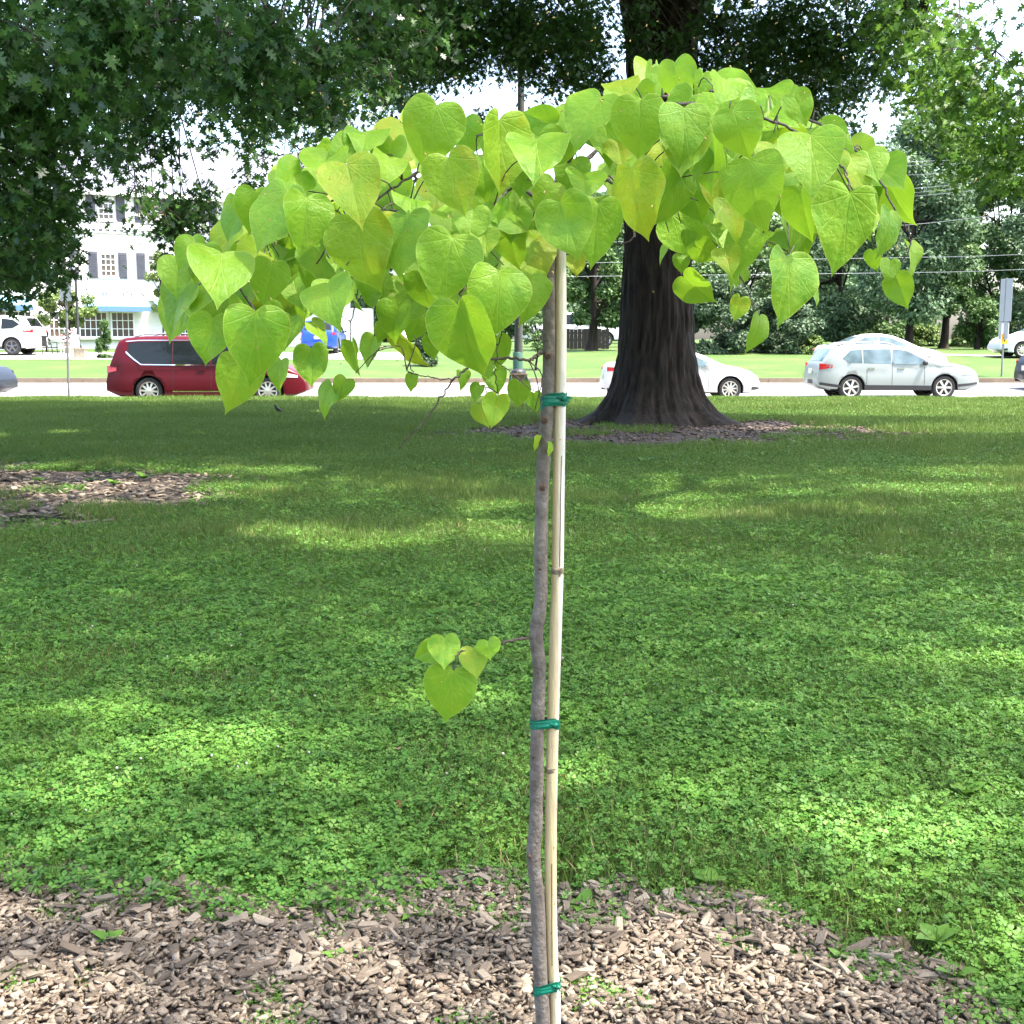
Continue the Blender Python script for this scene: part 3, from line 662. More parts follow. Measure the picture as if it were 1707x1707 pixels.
# ------------------------------------------------------------------ trees and bushes beyond the road
def bg_mat(name, c, hi): return mat(name, c, tuple(lerp(a, b, .45) for a, b in zip(c, hi)), rough=0.6, scale=0, trans=0.25, rnd='island', c3=hi, spec=0.3)
M_t1 = bg_mat('tree_leaf_blue', (0.043, 0.09, 0.04), (0.11, 0.18, 0.08)); M_t2 = bg_mat('tree_leaf_mid', (0.045, 0.098, 0.028), (0.11, 0.185, 0.052)); M_t3 = bg_mat('bush_leaf_light', (0.09, 0.15, 0.035), (0.2, 0.27, 0.08))
M_ever = bg_mat('evergreen_leaf', (0.035, 0.07, 0.035), (0.09, 0.14, 0.065))
BGLEAF = [(0, 0, 0), (.32, .45, .06), (0, 1, -.05), (-.32, .45, .06)]; BGLEAF_F = [(0, 1, 2, 3)]
def far_tree(name, label, cat, x, D, ytop, ybot, wpx, m, seed, n=9000, trunk=True, size=0.3, shape='round', nb=None, trunk_r=0.25, group=None):
    rng = np.random.default_rng(seed); k = FPX / D; n = int(n * 2.3); size *= .7
    base = Vector(((x - CXY) / FPX * D, D, zfar(D)))
    zt = at(x, ytop, D).z - base.z; zb = at(x, ybot, D).z - base.z; w = wpx / k / 2
    root = thing(name, label, cat, base, group=group)
    nb = nb or int(26 + w * zt * 0.9)
    h = rng.random(nb)
    cz = zb + (zt - zb) * h
    if shape == 'cone': rad = w * (1 - 0.93 * h)
    else: rad = w * np.sqrt(np.clip(1 - (2 * h - 0.85) ** 2 / 1.35, 0.05, 1))
    a = rng.uniform(0, 6.283, nb); q = np.sqrt(rng.uniform(0.15, 1, nb))
    cen = np.stack([rad * q * np.cos(a), rad * q * np.sin(a), cz], 1)
    br = rng.uniform(0.16, 0.34, nb) * min(w, (zt - zb) / 2)
    kk = rng.integers(0, nb, n); d = unit(rng.normal(0, 1, (n, 3)))
    P = cen[kk] + d * (br[kk] * rng.uniform(0.55, 1.12, n))[:, None] * np.array([1.15, 1.15, 0.8])
    P[:, 2] = np.maximum(P[:, 2], 0.05)
    Yd = d * 0.6 + rng.normal(0, .7, (n, 3)); Yd[:, 2] -= 0.4
    X, Y, Z = frames(Yd, d + np.array([0, 0, .8]) + rng.normal(0, .45, (n, 3)))
    obj('crown', np_mesh('crown', scatter(BGLEAF, P, X, Y, Z, size * rng.uniform(.6, 1.3, n)), 0, BGLEAF_F, m), root)
    if trunk:
        mb = MB(); tz = max(zb, 0) + (zt - zb) * 0.55
        mb.tube(smooth_line([(0, 0, -.1), (0, 0, .15), (.05, 0, .5), (.1, .05, zb + .5), (.05, 0, tz)], 12), [trunk_r * 1.5, trunk_r * 1.25] + list(np.linspace(trunk_r, trunk_r * .35, 11)), 10)
        mb.build('trunk', M_bark, root, smooth=True)
        mb = MB()
        for i in rng.choice(nb, min(nb, 12), replace=False):
            s = Vector((.07, .02, lerp(zb * .9, tz, rng.random()))); mb.tube(smooth_line([s, (s + Vector(cen[i])) / 2 + Vector((0, 0, .3)), Vector(cen[i])], 5), list(np.linspace(trunk_r * .3, .02, 6)), 5)
        mb.build('limb', M_bark, root, smooth=True)
    return root
FT = far_tree
FT('shade_tree', 'dark spreading tree with a short thick trunk right behind the silver wagon roof', 'tree', 1507, 62, 215, 515, 200, M_t1, 21, 11000, trunk_r=.27)
FT('shade_tree', 'tree with pale glinting leaves and thick trunk, second trunk right of the wagon', 'tree', 1566, 64, 350, 522, 110, M_t2, 22, 7000, trunk_r=.28)
FT('shade_tree', 'tall bluish tree rising highest behind the power lines', 'tree', 1535, 78, 165, 520, 150, M_t1, 23, 9000, size=.38)
FT('shade_tree', 'broad dark tree behind the grey street sign', 'tree', 1660, 72, 235, 560, 170, M_t2, 24, 9500, size=.35)
FT('shade_tree', 'dense dark tree at the right edge above the parked white car', 'tree', 1745, 66, 270, 575, 160, M_t1, 25, 7000)
FT('shade_tree', 'dark green tree between the sapling leaves and the wagon', 'tree', 1390, 68, 330, 560, 190, M_t1, 26, 10000, size=.33)
FT('shade_tree', 'slim young tree with a thin trunk left of the grey street sign', 'tree', 1622, 62, 500, 572, 60, M_t2, 27, 2500, trunk_r=.15, size=.24)
FT('shade_tree', 'tree seen just right of the massive oak trunk, under the sapling leaves', 'tree', 1235, 76, 360, 540, 190, M_t2, 28, 9000, size=.36)
FT('shade_tree', 'tree with a leaning thick trunk in front of the white pickup, left of the oak', 'tree', 985, 60, 330, 535, 130, M_t2, 29, 8000, trunk_r=.33)
FT('shade_tree', 'tall tree directly behind the massive oak trunk', 'tree', 1090, 84, 330, 560, 190, M_t1, 30, 8000, size=.4)
FT('evergreen_bush', 'feathery dark evergreen bush between the white sedan and the oak trunk', 'bush', 1205, 58, 470, 606, 130, M_ever, 31, 9000, trunk=False, size=.24)
FT('evergreen_bush', 'wide evergreen bush behind the gap between white sedan and silver wagon', 'bush', 1300, 58, 500, 604, 120, M_ever, 32, 8000, trunk=False, size=.24)
FT('evergreen_bush', 'low light green bush touching the tail of the silver wagon', 'bush', 1352, 57, 562, 603, 70, M_t3, 33, 3000, trunk=False, size=.2)
FT('shrub', 'yellowish green shrub between the two thick trunks behind the wagon', 'shrub', 1537, 70, 545, 600, 60, M_t3, 34, 3000, trunk=False, size=.22)
FT('shrub', 'yellowish green shrub right of the second thick trunk', 'shrub', 1600, 70, 555, 600, 60, M_t3, 35, 3000, trunk=False, size=.22)
FT('shrub', 'light green shrub beside the parked white car at the right edge', 'shrub', 1645, 68, 560, 600, 55, M_t3, 36, 2500, trunk=False, size=.2)
FT('shrub', 'dim green shrub left of the first thick trunk above the wagon roof', 'shrub', 1455, 70, 540, 600, 90, M_t2, 37, 3500, trunk=False, size=.24)
FT('spruce_bush', 'small dark conical spruce on the far verge below the sapling leaves', 'bush', 708, 49, 548, 608, 52, M_ever, 38, 3500, trunk=False, size=.16, shape='cone')
FT('young_tree', 'thin bare-stemmed young tree on the verge beside the utility pole', 'tree', 893, 47, 520, 590, 44, M_t2, 39, 700, size=.14, trunk_r=.05)
FT('street_tree', 'young light green tree with thin trunk before the shop windows', 'tree', 120, 58, 485, 540, 92, M_t3, 40, 3500, size=.2, trunk_r=.09)
FT('street_tree', 'young yellow-green tree before the upper shop window, beside the sapling leaves', 'tree', 276, 58, 422, 520, 40, M_t3, 41, 1400, size=.2, trunk_r=.07)
FT('topiary_shrub', 'clipped round green shrub in front of the shop door, beside the white SUV', 'shrub', 84, 58, 553, 577, 11, M_ever, 42, 900, trunk=True, size=.08, trunk_r=.04)
FT('cone_shrub', 'leafy conical shrub beside the tail of the red minivan', 'shrub', 181, 53, 537, 596, 30, M_t2, 43, 2600, trunk=False, size=.12, shape='cone')
for i, (x, D, yt, w, l) in enumerate([(620, 95, 400, 200, 'distant tree behind the white column, seen through the left sapling leaves'), (760, 100, 420, 210, 'distant tree above the little spruce, behind the hanging sapling leaves'), (880, 105, 400, 180, 'distant tree straight behind the sapling trunk'),
                                     (1010, 110, 380, 200, 'distant tree at the left side of the oak trunk'), (1330, 100, 420, 200, 'distant tree filling the gap above the evergreen bushes'), (1470, 105, 300, 160, 'distant tree below the bright sky gap at the right')]):
    FT('shade_tree', l, 'tree', x, D, yt, 560, w, M_t2 if i % 2 else M_t1, 60 + i, 5000, size=.55, trunk_r=.3)
# ------------------------------------------------------------------ the staked redbud sapling
def leaf_material():
    m = bpy.data.materials.new('redbud_leaf'); m.use_nodes = True; nt = m.node_tree; N = nt.nodes; L = nt.links
    b = N['Principled BSDF']; out = N['Material Output']
    tc = N.new('ShaderNodeTexCoord'); oi = N.new('ShaderNodeObjectInfo'); sx = N.new('ShaderNodeSeparateXYZ'); L.new(tc.outputs['Object'], sx.inputs[0])
    def M(op, a, b_=None):
        n = N.new('ShaderNodeMath'); n.operation = op
        for i, v in enumerate((a, b_)):
            if v is None: continue
            if isinstance(v, (int, float)): n.inputs[i].default_value = v
            else: L.new(v, n.inputs[i])
        return n.outputs[0]
    def MR(v, a, b_, c=0.0, d=1.0):
        n = N.new('ShaderNodeMapRange'); L.new(v, n.inputs['Value'])
        for k, q in zip(('From Min', 'From Max', 'To Min', 'To Max'), (a, b_, c, d)): n.inputs[k].default_value = q
        return n.outputs[0]
    def NZ(sc, det=4):
        n = N.new('ShaderNodeTexNoise'); n.noise_dimensions = '4D'; n.inputs['Scale'].default_value = sc; n.inputs['Detail'].default_value = det
        L.new(tc.outputs['Object'], n.inputs['Vector']); L.new(M('MULTIPLY', oi.outputs['Random'], 57.0), n.inputs['W']); return n.outputs['Fac']
    def MX(f, a, b_):
        x = N.new('ShaderNodeMix'); x.data_type = 'RGBA'
        if isinstance(f, float): x.inputs['Factor'].default_value = f
        else: L.new(f, x.inputs['Factor'])
        ins = [s for s in x.inputs if s.type == 'RGBA']
        for i, v in zip(ins, (a, b_)):
            if isinstance(v, tuple): i.default_value = (*v, 1)
            else: L.new(v, i)
        return [o for o in x.outputs if o.type == 'RGBA'][0]
    X, Y = sx.outputs[0], sx.outputs[1]
    r = M('SQRT', M('ADD', M('MULTIPLY', X, X), M('MULTIPLY', Y, Y)))
    ang = M('ABSOLUTE', M('ARCTAN2', X, M('MULTIPLY', Y, -1.0)))
    pp = M('PINGPONG', M('ADD', ang, M('MULTIPLY', r, -0.18)), 0.27)          # palmate veins every 0.54 rad, curving towards the tip
    dist = M('MULTIPLY', pp, r)
    vein = M('MULTIPLY', MR(dist, 0.003, 0.013, 1, 0), MR(r, 0.75, 1.0, 1, 0.3))
    cr = N.new('ShaderNodeValToRGB'); L.new(oi.outputs['Random'], cr.inputs[0])
    el = cr.color_ramp.elements; el[0].color = (0.15, 0.33, 0.02, 1); el[1].color = (0.42, 0.44, 0.02, 1)
    for p, c in ((0.35, (0.195, 0.385, 0.026)), (0.8, (0.235, 0.42, 0.03)), (0.93, (0.31, 0.44, 0.03))):
        e = el.new(p); e.color = (*c, 1)
    base = MX(MR(NZ(3.0), 0.4, 0.7), cr.outputs[0], (0.26, 0.42, 0.026))
    base = MX(MR(NZ(9.0), 0.62, 0.8, 0, 0.5), base, (0.15, 0.29, 0.022))
    spots = N.new('ShaderNodeTexVoronoi'); spots.inputs['Scale'].default_value = 7; L.new(tc.outputs['Object'], spots.inputs['Vector'])
    base = MX(M('MULTIPLY', MR(NZ(22.0, 2), 0.70, 0.76), 0.55), base, (0.16, 0.11, 0.02))
    old_ = M('MULTIPLY', MR(NZ(2.2, 3), 0.5, 0.62), MR(oi.outputs['Random'], 0.7, 0.85, 0, 0.45)); base = MX(old_, base, (0.44, 0.40, 0.03))
    base = MX(M('MULTIPLY', vein, 0.22), base, (0.45, 0.56, 0.09))
    at_ = N.new('ShaderNodeAttribute'); at_.attribute_name = 'rim'; base = MX(M('MULTIPLY', at_.outputs['Fac'], 0.75), base, (0.50, 0.56, 0.13))
    L.new(base, b.inputs['Base Color']); b.inputs['Roughness'].default_value = 0.4; b.inputs['Specular IOR Level'].default_value = 0.32
    hgt = M('ADD', M('MULTIPLY', vein, -0.25), M('ADD', M('MULTIPLY', NZ(11.0), 0.5), M('MULTIPLY', NZ(45.0, 2), 0.12)))
    bn = N.new('ShaderNodeBump'); bn.inputs['Strength'].default_value = 0.25; bn.inputs['Distance'].default_value = 0.03; L.new(hgt, bn.inputs['Height']); L.new(bn.outputs[0], b.inputs['Normal'])
    t = N.new('ShaderNodeBsdfTranslucent'); L.new(MX(M('MULTIPLY', vein, 0.25), MX(0.5, base, (0.34, 0.58, 0.025)), (0.26, 0.40, 0.03)), t.inputs[0])
    ms = N.new('ShaderNodeMixShader'); ms.inputs[0].default_value = 0.45; L.new(b.outputs[0], ms.inputs[1]); L.new(t.outputs[0], ms.inputs[2]); L.new(ms.outputs[0], out.inputs[0])
    return m
M_leaf = leaf_material()
M_petiole = mat('petiole', (0.32, 0.2, 0.06), (0.36, 0.3, 0.07), rough=0.5, scale=8)
M_sapbark = mat('redbud_bark', (0.105, 0.086, 0.069), (0.175, 0.15, 0.125), rough=0.8, scale=60, bump=0.3, bscale=150, stretch=(1, 1, .8), detail=6)
M_sapknot = mat('redbud_knot', (0.2, 0.12, 0.07), (0.1, 0.06, 0.04), rough=0.9, scale=90, bump=0.8, bscale=150)
M_branch = mat('redbud_branch', (0.06, 0.042, 0.034), (0.11, 0.085, 0.07), rough=0.7, scale=30, bump=0.4, bscale=120)
# heart-shaped leaf: notch at the origin, tip at y = -1.04, width 1
hp = [(0, -0.005), (0.05, 0.055), (0.14, 0.105), (0.26, 0.115), (0.38, 0.06), (0.465, -0.06), (0.5, -0.2), (0.485, -0.36), (0.42, -0.53), (0.31, -0.69), (0.18, -0.83), (0.08, -0.92), (0.03, -0.985), (0, -1.05)]
hl = smooth_line([(x, y, 0) for x, y in hp], 26)[:, :2]
outline = np.vstack([hl, np.stack([-hl[-2:0:-1, 0], hl[-2:0:-1, 1]], 1)])
def leaf_mesh(seed):
    r = random.Random(seed); fold = r.uniform(0.02, 0.38); droop = r.uniform(-0.02, 0.5); twist = r.uniform(-0.25, 0.25); rip = r.uniform(0.01, 0.035); ph = r.uniform(0, 6.28)
    cup = r.uniform(-0.14, 0.12); tipc = r.uniform(0.0, 0.25); asym = r.uniform(-0.05, 0.05); wav = r.uniform(0.0, 0.05)
    c = np.array([0, -0.34]); rings = [0.0, 0.18, 0.38, 0.58, 0.76, 0.9, 0.972, 1.0]; n = len(outline)
    P = [c]
    for q in rings[1:]:
        for o in outline: P.append(c + (o - c) * q)
    P = np.array(P); x = P[:, 0]; y = P[:, 1]; ax = np.abs(x); rr = np.sqrt(x * x + y * y)
    ang = np.abs(np.arctan2(x, -y)); ridge = np.abs(((ang / 0.54) % 1.0) - 0.5) * 2          # 1 on veins
    edge = np.zeros(len(P)); edge[-n:] = 1; edge[-2 * n:-n] = 1; edge[-3 * n:-2 * n] = 0.6
    z = fold * ax * (0.6 + 0.4 * np.exp(-rr * 2)) - droop * y * y - tipc * np.clip(-y - 0.6, 0, 1) ** 2 * 2 + cup * x * x * 2 + twist * x * (-y) - 0.012 * (ridge ** 3) * np.clip(rr * 3, 0, 1) + 0.01
    z += rip * np.sin(np.arctan2(x, -y - 0.3) * 5 + ph) * edge + wav * np.sin(3.1 * x + 4.2 * y + ph) + 0.10 * np.exp(-((ax - .22) ** 2 + (y - .08) ** 2) * 18) * r.uniform(-1, 1.2)
    x = x * (1 + asym * np.sign(x)) * (1.06 - 0.25 * fold)
    V = np.stack([x, y, z], 1); fs = [(0, 1 + j, 1 + (j + 1) % n) for j in range(n)]
    for k in range(len(rings) - 2):
        a, b = 1 + k * n, 1 + (k + 1) * n
        fs += [(a + j, b + j, b + (j + 1) % n, a + (j + 1) % n) for j in range(n)]
    me = MB().add(V, fs).mesh('leaf', M_leaf, smooth=True); rim = np.zeros(len(V), np.float32); rim[-n:] = 1; me.attributes.new('rim', 'FLOAT', 'POINT').data.foreach_set('value', rim)
    return me
LEAVES = [leaf_mesh(40 + i) for i in range(28)]
SD = 2.05
sap_base = Vector((at(905, 1707, SD).x + 0.01, SD, 0.02))
sap = thing('redbud_sapling', 'young grafted weeping tree with heart-shaped lime-green leaves, tied to a bamboo stake', 'tree', sap_base)
def L_(p): return Vector(p) - sap_base
trunk_px = [(905, 2250, 14), (906, 1900, 13), (905, 1707, 13.2), (902, 1650, 13), (899, 1590, 13), (896, 1500, 12.6), (889.5, 1425, 12.6), (893, 1380, 12), (894.5, 1300, 12.2), (896, 1200, 11.8), (899, 1115, 11.8), (894, 1058, 11.8), (901.5, 1000, 11.4), (901.5, 950, 11.4), (902.5, 870, 11.4), (904, 810, 11.5), (907.5, 750, 10.8), (911, 700, 10.8), (914, 640, 10.4), (915, 580, 10.4), (914.5, 500, 10.2), (916, 420, 9.8), (920, 350, 9), (925, 300, 7.5)]
tp = [at(x, y, SD) for x, y, r in trunk_px]; tr = [r / FPX * SD for x, y, r in trunk_px]
Lp = smooth_line([L_(p) for p in tp], 110); Lr = [interp(i / 110 * (len(tr) - 1), range(len(tr)), tr) * (1 + 0.05 * math.sin(i * 0.9) * math.sin(i * .31)) for i in range(111)]
mb = MB(); mb.tube(Lp, Lr, 18); trunk = mb.build('trunk', M_sapbark, sap, smooth=True)
for x, y, s in ((904, 812, 1.0), (908, 700, .9), (883, 1428, .55), (889, 1262, .4), (892, 1302, .4), (900, 948, .4), (914, 592, .8), (900, 1545, .3)):
    p = at(x, y, SD - 0.0108); kb = MB(); kb.lathe([(0.0, -.0015), (.0035, -.003), (.0062, -.001), (.0068, .002), (.0085, .006)], 10, axis='y'); k = kb.build('knot', M_sapknot, trunk, smooth=True, loc=L_(p)); k.scale = (s, s, s * 1.15)
# branches (picture x, y, distance)
BR = [[(922, 345, 2.05), (862, 268, 2.0), (780, 264, 1.97), (690, 292, 1.95), (600, 360, 1.93), (520, 445, 1.93)],
      [(921, 350, 2.06), (840, 302, 2.1), (700, 300, 2.15), (560, 332, 2.15), (430, 400, 2.1), (335, 470, 2.05), (318, 480, 2.03)],
      [(924, 320, 2.04), (965, 245, 2.0), (1050, 192, 2.0), (1150, 172, 1.98), (1260, 192, 1.97), (1350, 232, 1.96), (1405, 280, 1.93), (1416, 318, 1.9)],
      [(925, 310, 2.06), (985, 262, 2.1), (1080, 170, 2.15), (1200, 152, 2.2), (1330, 190, 2.2), (1440, 262, 2.15), (1490, 350, 2.1), (1518, 402, 2.1), (1492, 462, 2.1)],
      [(922, 340, 2.03), (1000, 300, 1.97), (1048, 335, 1.9), (1058, 392, 1.88), (1030, 410, 1.88)],
      [(924, 320, 2.07), (1040, 292, 2.12), (1140, 272, 2.2), (1168, 340, 2.25), (1172, 420, 2.25), (1228, 452, 2.25), (1262, 520, 2.25)],
      [(921, 345, 2.03), (880, 302, 1.98), (830, 335, 1.93), (790, 400, 1.9), (765, 490, 1.85)],
      [(920, 355, 2.07), (850, 350, 2.2), (720, 382, 2.3), (620, 432, 2.3), (590, 520, 2.3), (580, 600, 2.3)],
      [(914, 478, 2.05), (893, 446, 2.07), (872, 440, 2.1), (852, 470, 2.12), (838, 548, 2.12)],
      [(915, 590, 2.05), (898, 590, 2.04), (884, 600, 2.03), (850, 597, 2.02), (800, 603, 2.0), (757, 632, 1.98), (738, 660, 1.98), (705, 705, 1.97), (664, 748, 1.96)],
      [(757, 632, 1.98), (722, 630, 2.0), (690, 622, 2.02), (678, 618, 2.02)],
      [(897, 1063, 2.05), (870, 1064, 2.03), (835, 1072, 2.0), (790, 1082, 1.97), (763, 1090, 1.95), (757, 1117, 1.94)],
      [(1150, 176, 1.98), (1230, 240, 1.98), (1300, 305, 1.96), (1312, 372, 1.94), (1315, 425, 1.9)],
      [(924, 310, 2.08), (935, 250, 2.2), (950, 232, 2.38), (965, 290, 2.55), (970, 400, 2.6)],
      [(700, 300, 2.15), (640, 258, 2.15), (560, 262, 2.12), (500, 292, 2.1), (455, 350, 2.05), (440, 430, 2.0)],
      [(922, 330, 2.08), (830, 250, 2.25), (730, 240, 2.4), (660, 300, 2.5), (640, 400, 2.52)],
      [(1200, 152, 2.2), (1260, 200, 2.35), (1330, 300, 2.45), (1350, 400, 2.45)],
      [(430, 400, 2.1), (400, 470, 2.0), (425, 518, 1.93), (420, 560, 1.93)],
      [(600, 360, 1.93), (640, 350, 1.9), (680, 352, 1.87)],
      [(620, 432, 2.3), (660, 470, 2.25), (665, 550, 2.2), (690, 620, 2.15)],
      [(838, 548, 2.12), (826, 600, 2.14), (829, 655, 2.15)], [(826, 600, 2.14), (862, 630, 2.14), (890, 652, 2.13)]]
br_r = [5.5, 5, 6, 5.5, 5, 4.5, 5, 4, 5, 4.6, 1.6, 4.2, 3, 3.5, 3.5, 4, 3, 3, 2.4, 2.4, 1.8, 1.4]
br_mb = []; nodes = []; owner = []
for i, pl in enumerate(BR):
    P = smooth_line([L_(at(*q)) for q in pl], 10 * (len(pl) - 1)); n = len(P)
    rng_b = np.random.default_rng(i); P[1:-1] += rng_b.normal(0, 0.0012, P[1:-1].shape)
    r0 = br_r[i] * .66 / FPX * SD
    rr = [max(lerp(r0, r0 * 0.28, k / (n - 1)), 0.0009) * (1.25 if k % 10 == 0 and 0 < k < n - 1 else 1) for k in range(n)]
    b = MB(); b.tube(P, rr, 8); br_mb.append(b)
    for k in range(4, n): nodes.append(P[k]); owner.append(i)
nodes = np.array(nodes); owner = np.array(owner)
# leaves: notch x,y -> tip x,y, apparent width
LV = [(578, 273, 603, 360, 103), (595, 365, 611, 490, 108), (371, 420, 377, 517, 112), (425, 520, 428, 642, 107), (454, 439, 438, 510, 71), (481, 320, 432, 423, 80), (511, 329, 506, 427, 82), (425, 318, 427, 392, 56), (398, 335, 362, 402, 50),
      (345, 405, 312, 470, 66), (313, 470, 254, 556, 58), (326, 476, 280, 540, 28), (355, 530, 345, 612, 78), (616, 215, 610, 265, 74), (500, 288, 470, 328, 74), (550, 240, 530, 292, 34), (650, 262, 645, 312, 62), (681, 355, 657, 462, 92),
      (530, 420, 562, 492, 78), (545, 470, 560, 535, 90), (729, 176, 698, 280, 103), (778, 213, 786, 257, 46), (827, 201, 855, 322, 76), (747, 262, 770, 360, 96), (896, 230, 890, 312, 104), (683, 328, 690, 372, 66), (754, 398, 728, 500, 108),
      (834, 452, 828, 570, 82), (763, 508, 760, 640, 106), (1003, 162, 960, 258, 70), (921, 209, 868, 188, 52), (1033, 135, 1035, 172, 60), (1066, 168, 1077, 264, 92), (995, 340, 999, 446, 96), (974, 287, 972, 348, 72), (924, 304, 890, 351, 50),
      (935, 338, 968, 436, 86), (1056, 281, 1063, 400, 82), (945, 265, 938, 302, 46), (850, 378, 849, 450, 60), (808, 388, 810, 432, 54), (861, 358, 828, 380, 70), (893, 277, 855, 345, 32), (790, 352, 782, 402, 60), (885, 462, 890, 545, 52), (957, 425, 962, 460, 36),
      (1147, 206, 1135, 296, 88), (1141, 179, 1140, 262, 86), (1126, 104, 1130, 178, 44), (1098, 112, 1098, 170, 30), (1085, 110, 1080, 152, 28), (1172, 122, 1168, 168, 32), (1211, 132, 1200, 172, 62), (1222, 184, 1250, 266, 82), (1196, 160, 1190, 212, 72),
      (1248, 267, 1262, 385, 86), (1352, 225, 1345, 312, 106), (1322, 158, 1346, 210, 54), (1287, 168, 1290, 196, 28), (1290, 190, 1286, 220, 30), (1336, 315, 1345, 402, 70), (1414, 323, 1407, 457, 109), (1315, 427, 1302, 546, 96), (1485, 355, 1476, 436, 54),
      (1455, 280, 1520, 383, 46), (1446, 255, 1452, 304, 58), (1412, 270, 1455, 325, 62), (1408, 228, 1413, 268, 22), (1386, 198, 1384, 224, 16), (1519, 405, 1527, 470, 40), (1495, 462, 1513, 517, 48), (1484, 435, 1479, 468, 35), (1270, 388, 1192, 457, 60),
      (1215, 330, 1248, 402, 74), (1190, 225, 1187, 332, 58), (1132, 285, 1101, 390, 66), (1172, 322, 1160, 368, 34), (1265, 528, 1257, 592, 31), (1233, 497, 1225, 537, 38), (1232, 445, 1226, 482, 40), (1140, 462, 1185, 514, 34), (1135, 425, 1137, 455, 30),
      (1160, 408, 1198, 440, 38), (1150, 385, 1142, 412, 26), (1305, 385, 1308, 428, 34), (1340, 385, 1350, 434, 34), (1354, 480, 1362, 513, 13), (1455, 418, 1450, 452, 13), (1122, 392, 1090, 436, 22), (829, 562, 829, 617, 48), (822, 618, 832, 660, 44), (808, 604, 812, 632, 30),
      (828, 660, 820, 716, 50), (800, 675, 816, 712, 40), (800, 642, 786, 673, 24), (867, 638, 862, 680, 38), (890, 655, 895, 688, 30), (770, 618, 777, 651, 24), (664, 555, 712, 632, 30), (690, 625, 678, 652, 24), (665, 505, 645, 572, 58), (520, 535, 552, 572, 28),
      (520, 582, 521, 647, 64), (468, 600, 455, 652, 46), (555, 643, 525, 692, 42), (577, 632, 566, 667, 38), (590, 570, 592, 630, 40), (625, 562, 607, 614, 40), (590, 490, 592, 527, 14), (620, 488, 622, 518, 32), (648, 485, 650, 512, 24), (700, 455, 715, 522, 62),
      (488, 510, 498, 547, 32), (482, 530, 475, 582, 56), (560, 470, 560, 537, 74), (402, 600, 385, 690, 62), (756, 1118, 740, 1216, 93), (741, 1064, 742, 1106, 56), (730, 1078, 683, 1101, 44), (788, 1080, 796, 1128, 52), (814, 1070, 818, 1096, 44),
      (897, 728, 893, 792, 11), (915, 738, 911, 778, 9), (640, 395, 620, 470, 60), (470, 285, 480, 330, 50), (600, 220, 590, 262, 50), (870, 270, 866, 330, 58), (1010, 210, 1012, 270, 60), (1100, 235, 1110, 300, 66), (1165, 240, 1160, 300, 60), (1030, 240, 1035, 285, 50), (1290, 240, 1292, 300, 64), (1310, 290, 1300, 340, 50),
      (1385, 255, 1380, 310, 60), (720, 330, 716, 380, 60), (650, 330, 640, 380, 60), (560, 380, 556, 440, 60), (480, 400, 478, 460, 64), (505, 470, 500, 520, 60), (620, 440, 612, 500, 62), (690, 400, 690, 450, 60), (860, 420, 862, 470, 50), (940, 380, 945, 430, 50), (800, 300, 806, 350, 56), (390, 470, 400, 540, 60), (445, 470, 450, 540, 60), (780, 440, 785, 500, 56), (700, 520, 690, 580, 50), (720, 560, 725, 605, 34), (640, 540, 632, 575, 30)]
POLY = [(262, 540), (300, 410), (400, 330), (470, 290), (570, 240), (690, 185), (780, 190), (880, 190), (960, 160), (1080, 112), (1140, 105), (1240, 130), (1345, 170), (1400, 230), (1465, 270), (1500, 360), (1440, 420), (1350, 390), (1325, 450), (1260, 420), (1230, 470), (1160, 400), (1080, 350), (1010, 390), (960, 390), (930, 350), (885, 480), (850, 520), (800, 560), (740, 570), (660, 540), (600, 500), (540, 520), (480, 530), (420, 590), (340, 560)]
def inside(x, y):
    c = False; n = len(POLY)
    for a in range(n):
        (x1, y1), (x2, y2) = POLY[a], POLY[a - 1]
        if (y1 > y) != (y2 > y) and x < (x2 - x1) * (y - y1) / (y2 - y1) + x1: c = not c
    return c
rf_ = random.Random(12); fill = []
while len(fill) < 175:
    x, y = rf_.uniform(262, 1500), rf_.uniform(105, 560)
    if not inside(x, y) or any((x - a) ** 2 + (y - b) ** 2 < 24 ** 2 for a, b, *_ in fill): continue
    w = rf_.choice((rf_.uniform(45, 70), rf_.uniform(60, 98))); Ln = w * rf_.uniform(.6, 1.2); an = (x - 905) / 660 * .5 + rf_.gauss(0, .35)
    if not inside(x + math.sin(an) * Ln * .8, y + math.cos(an) * Ln * .8): continue
    fill.append((x, y, x + math.sin(an) * Ln, y + math.cos(an) * Ln, w))
NLIST = len(LV); LV = LV + fill
rl = random.Random(4)
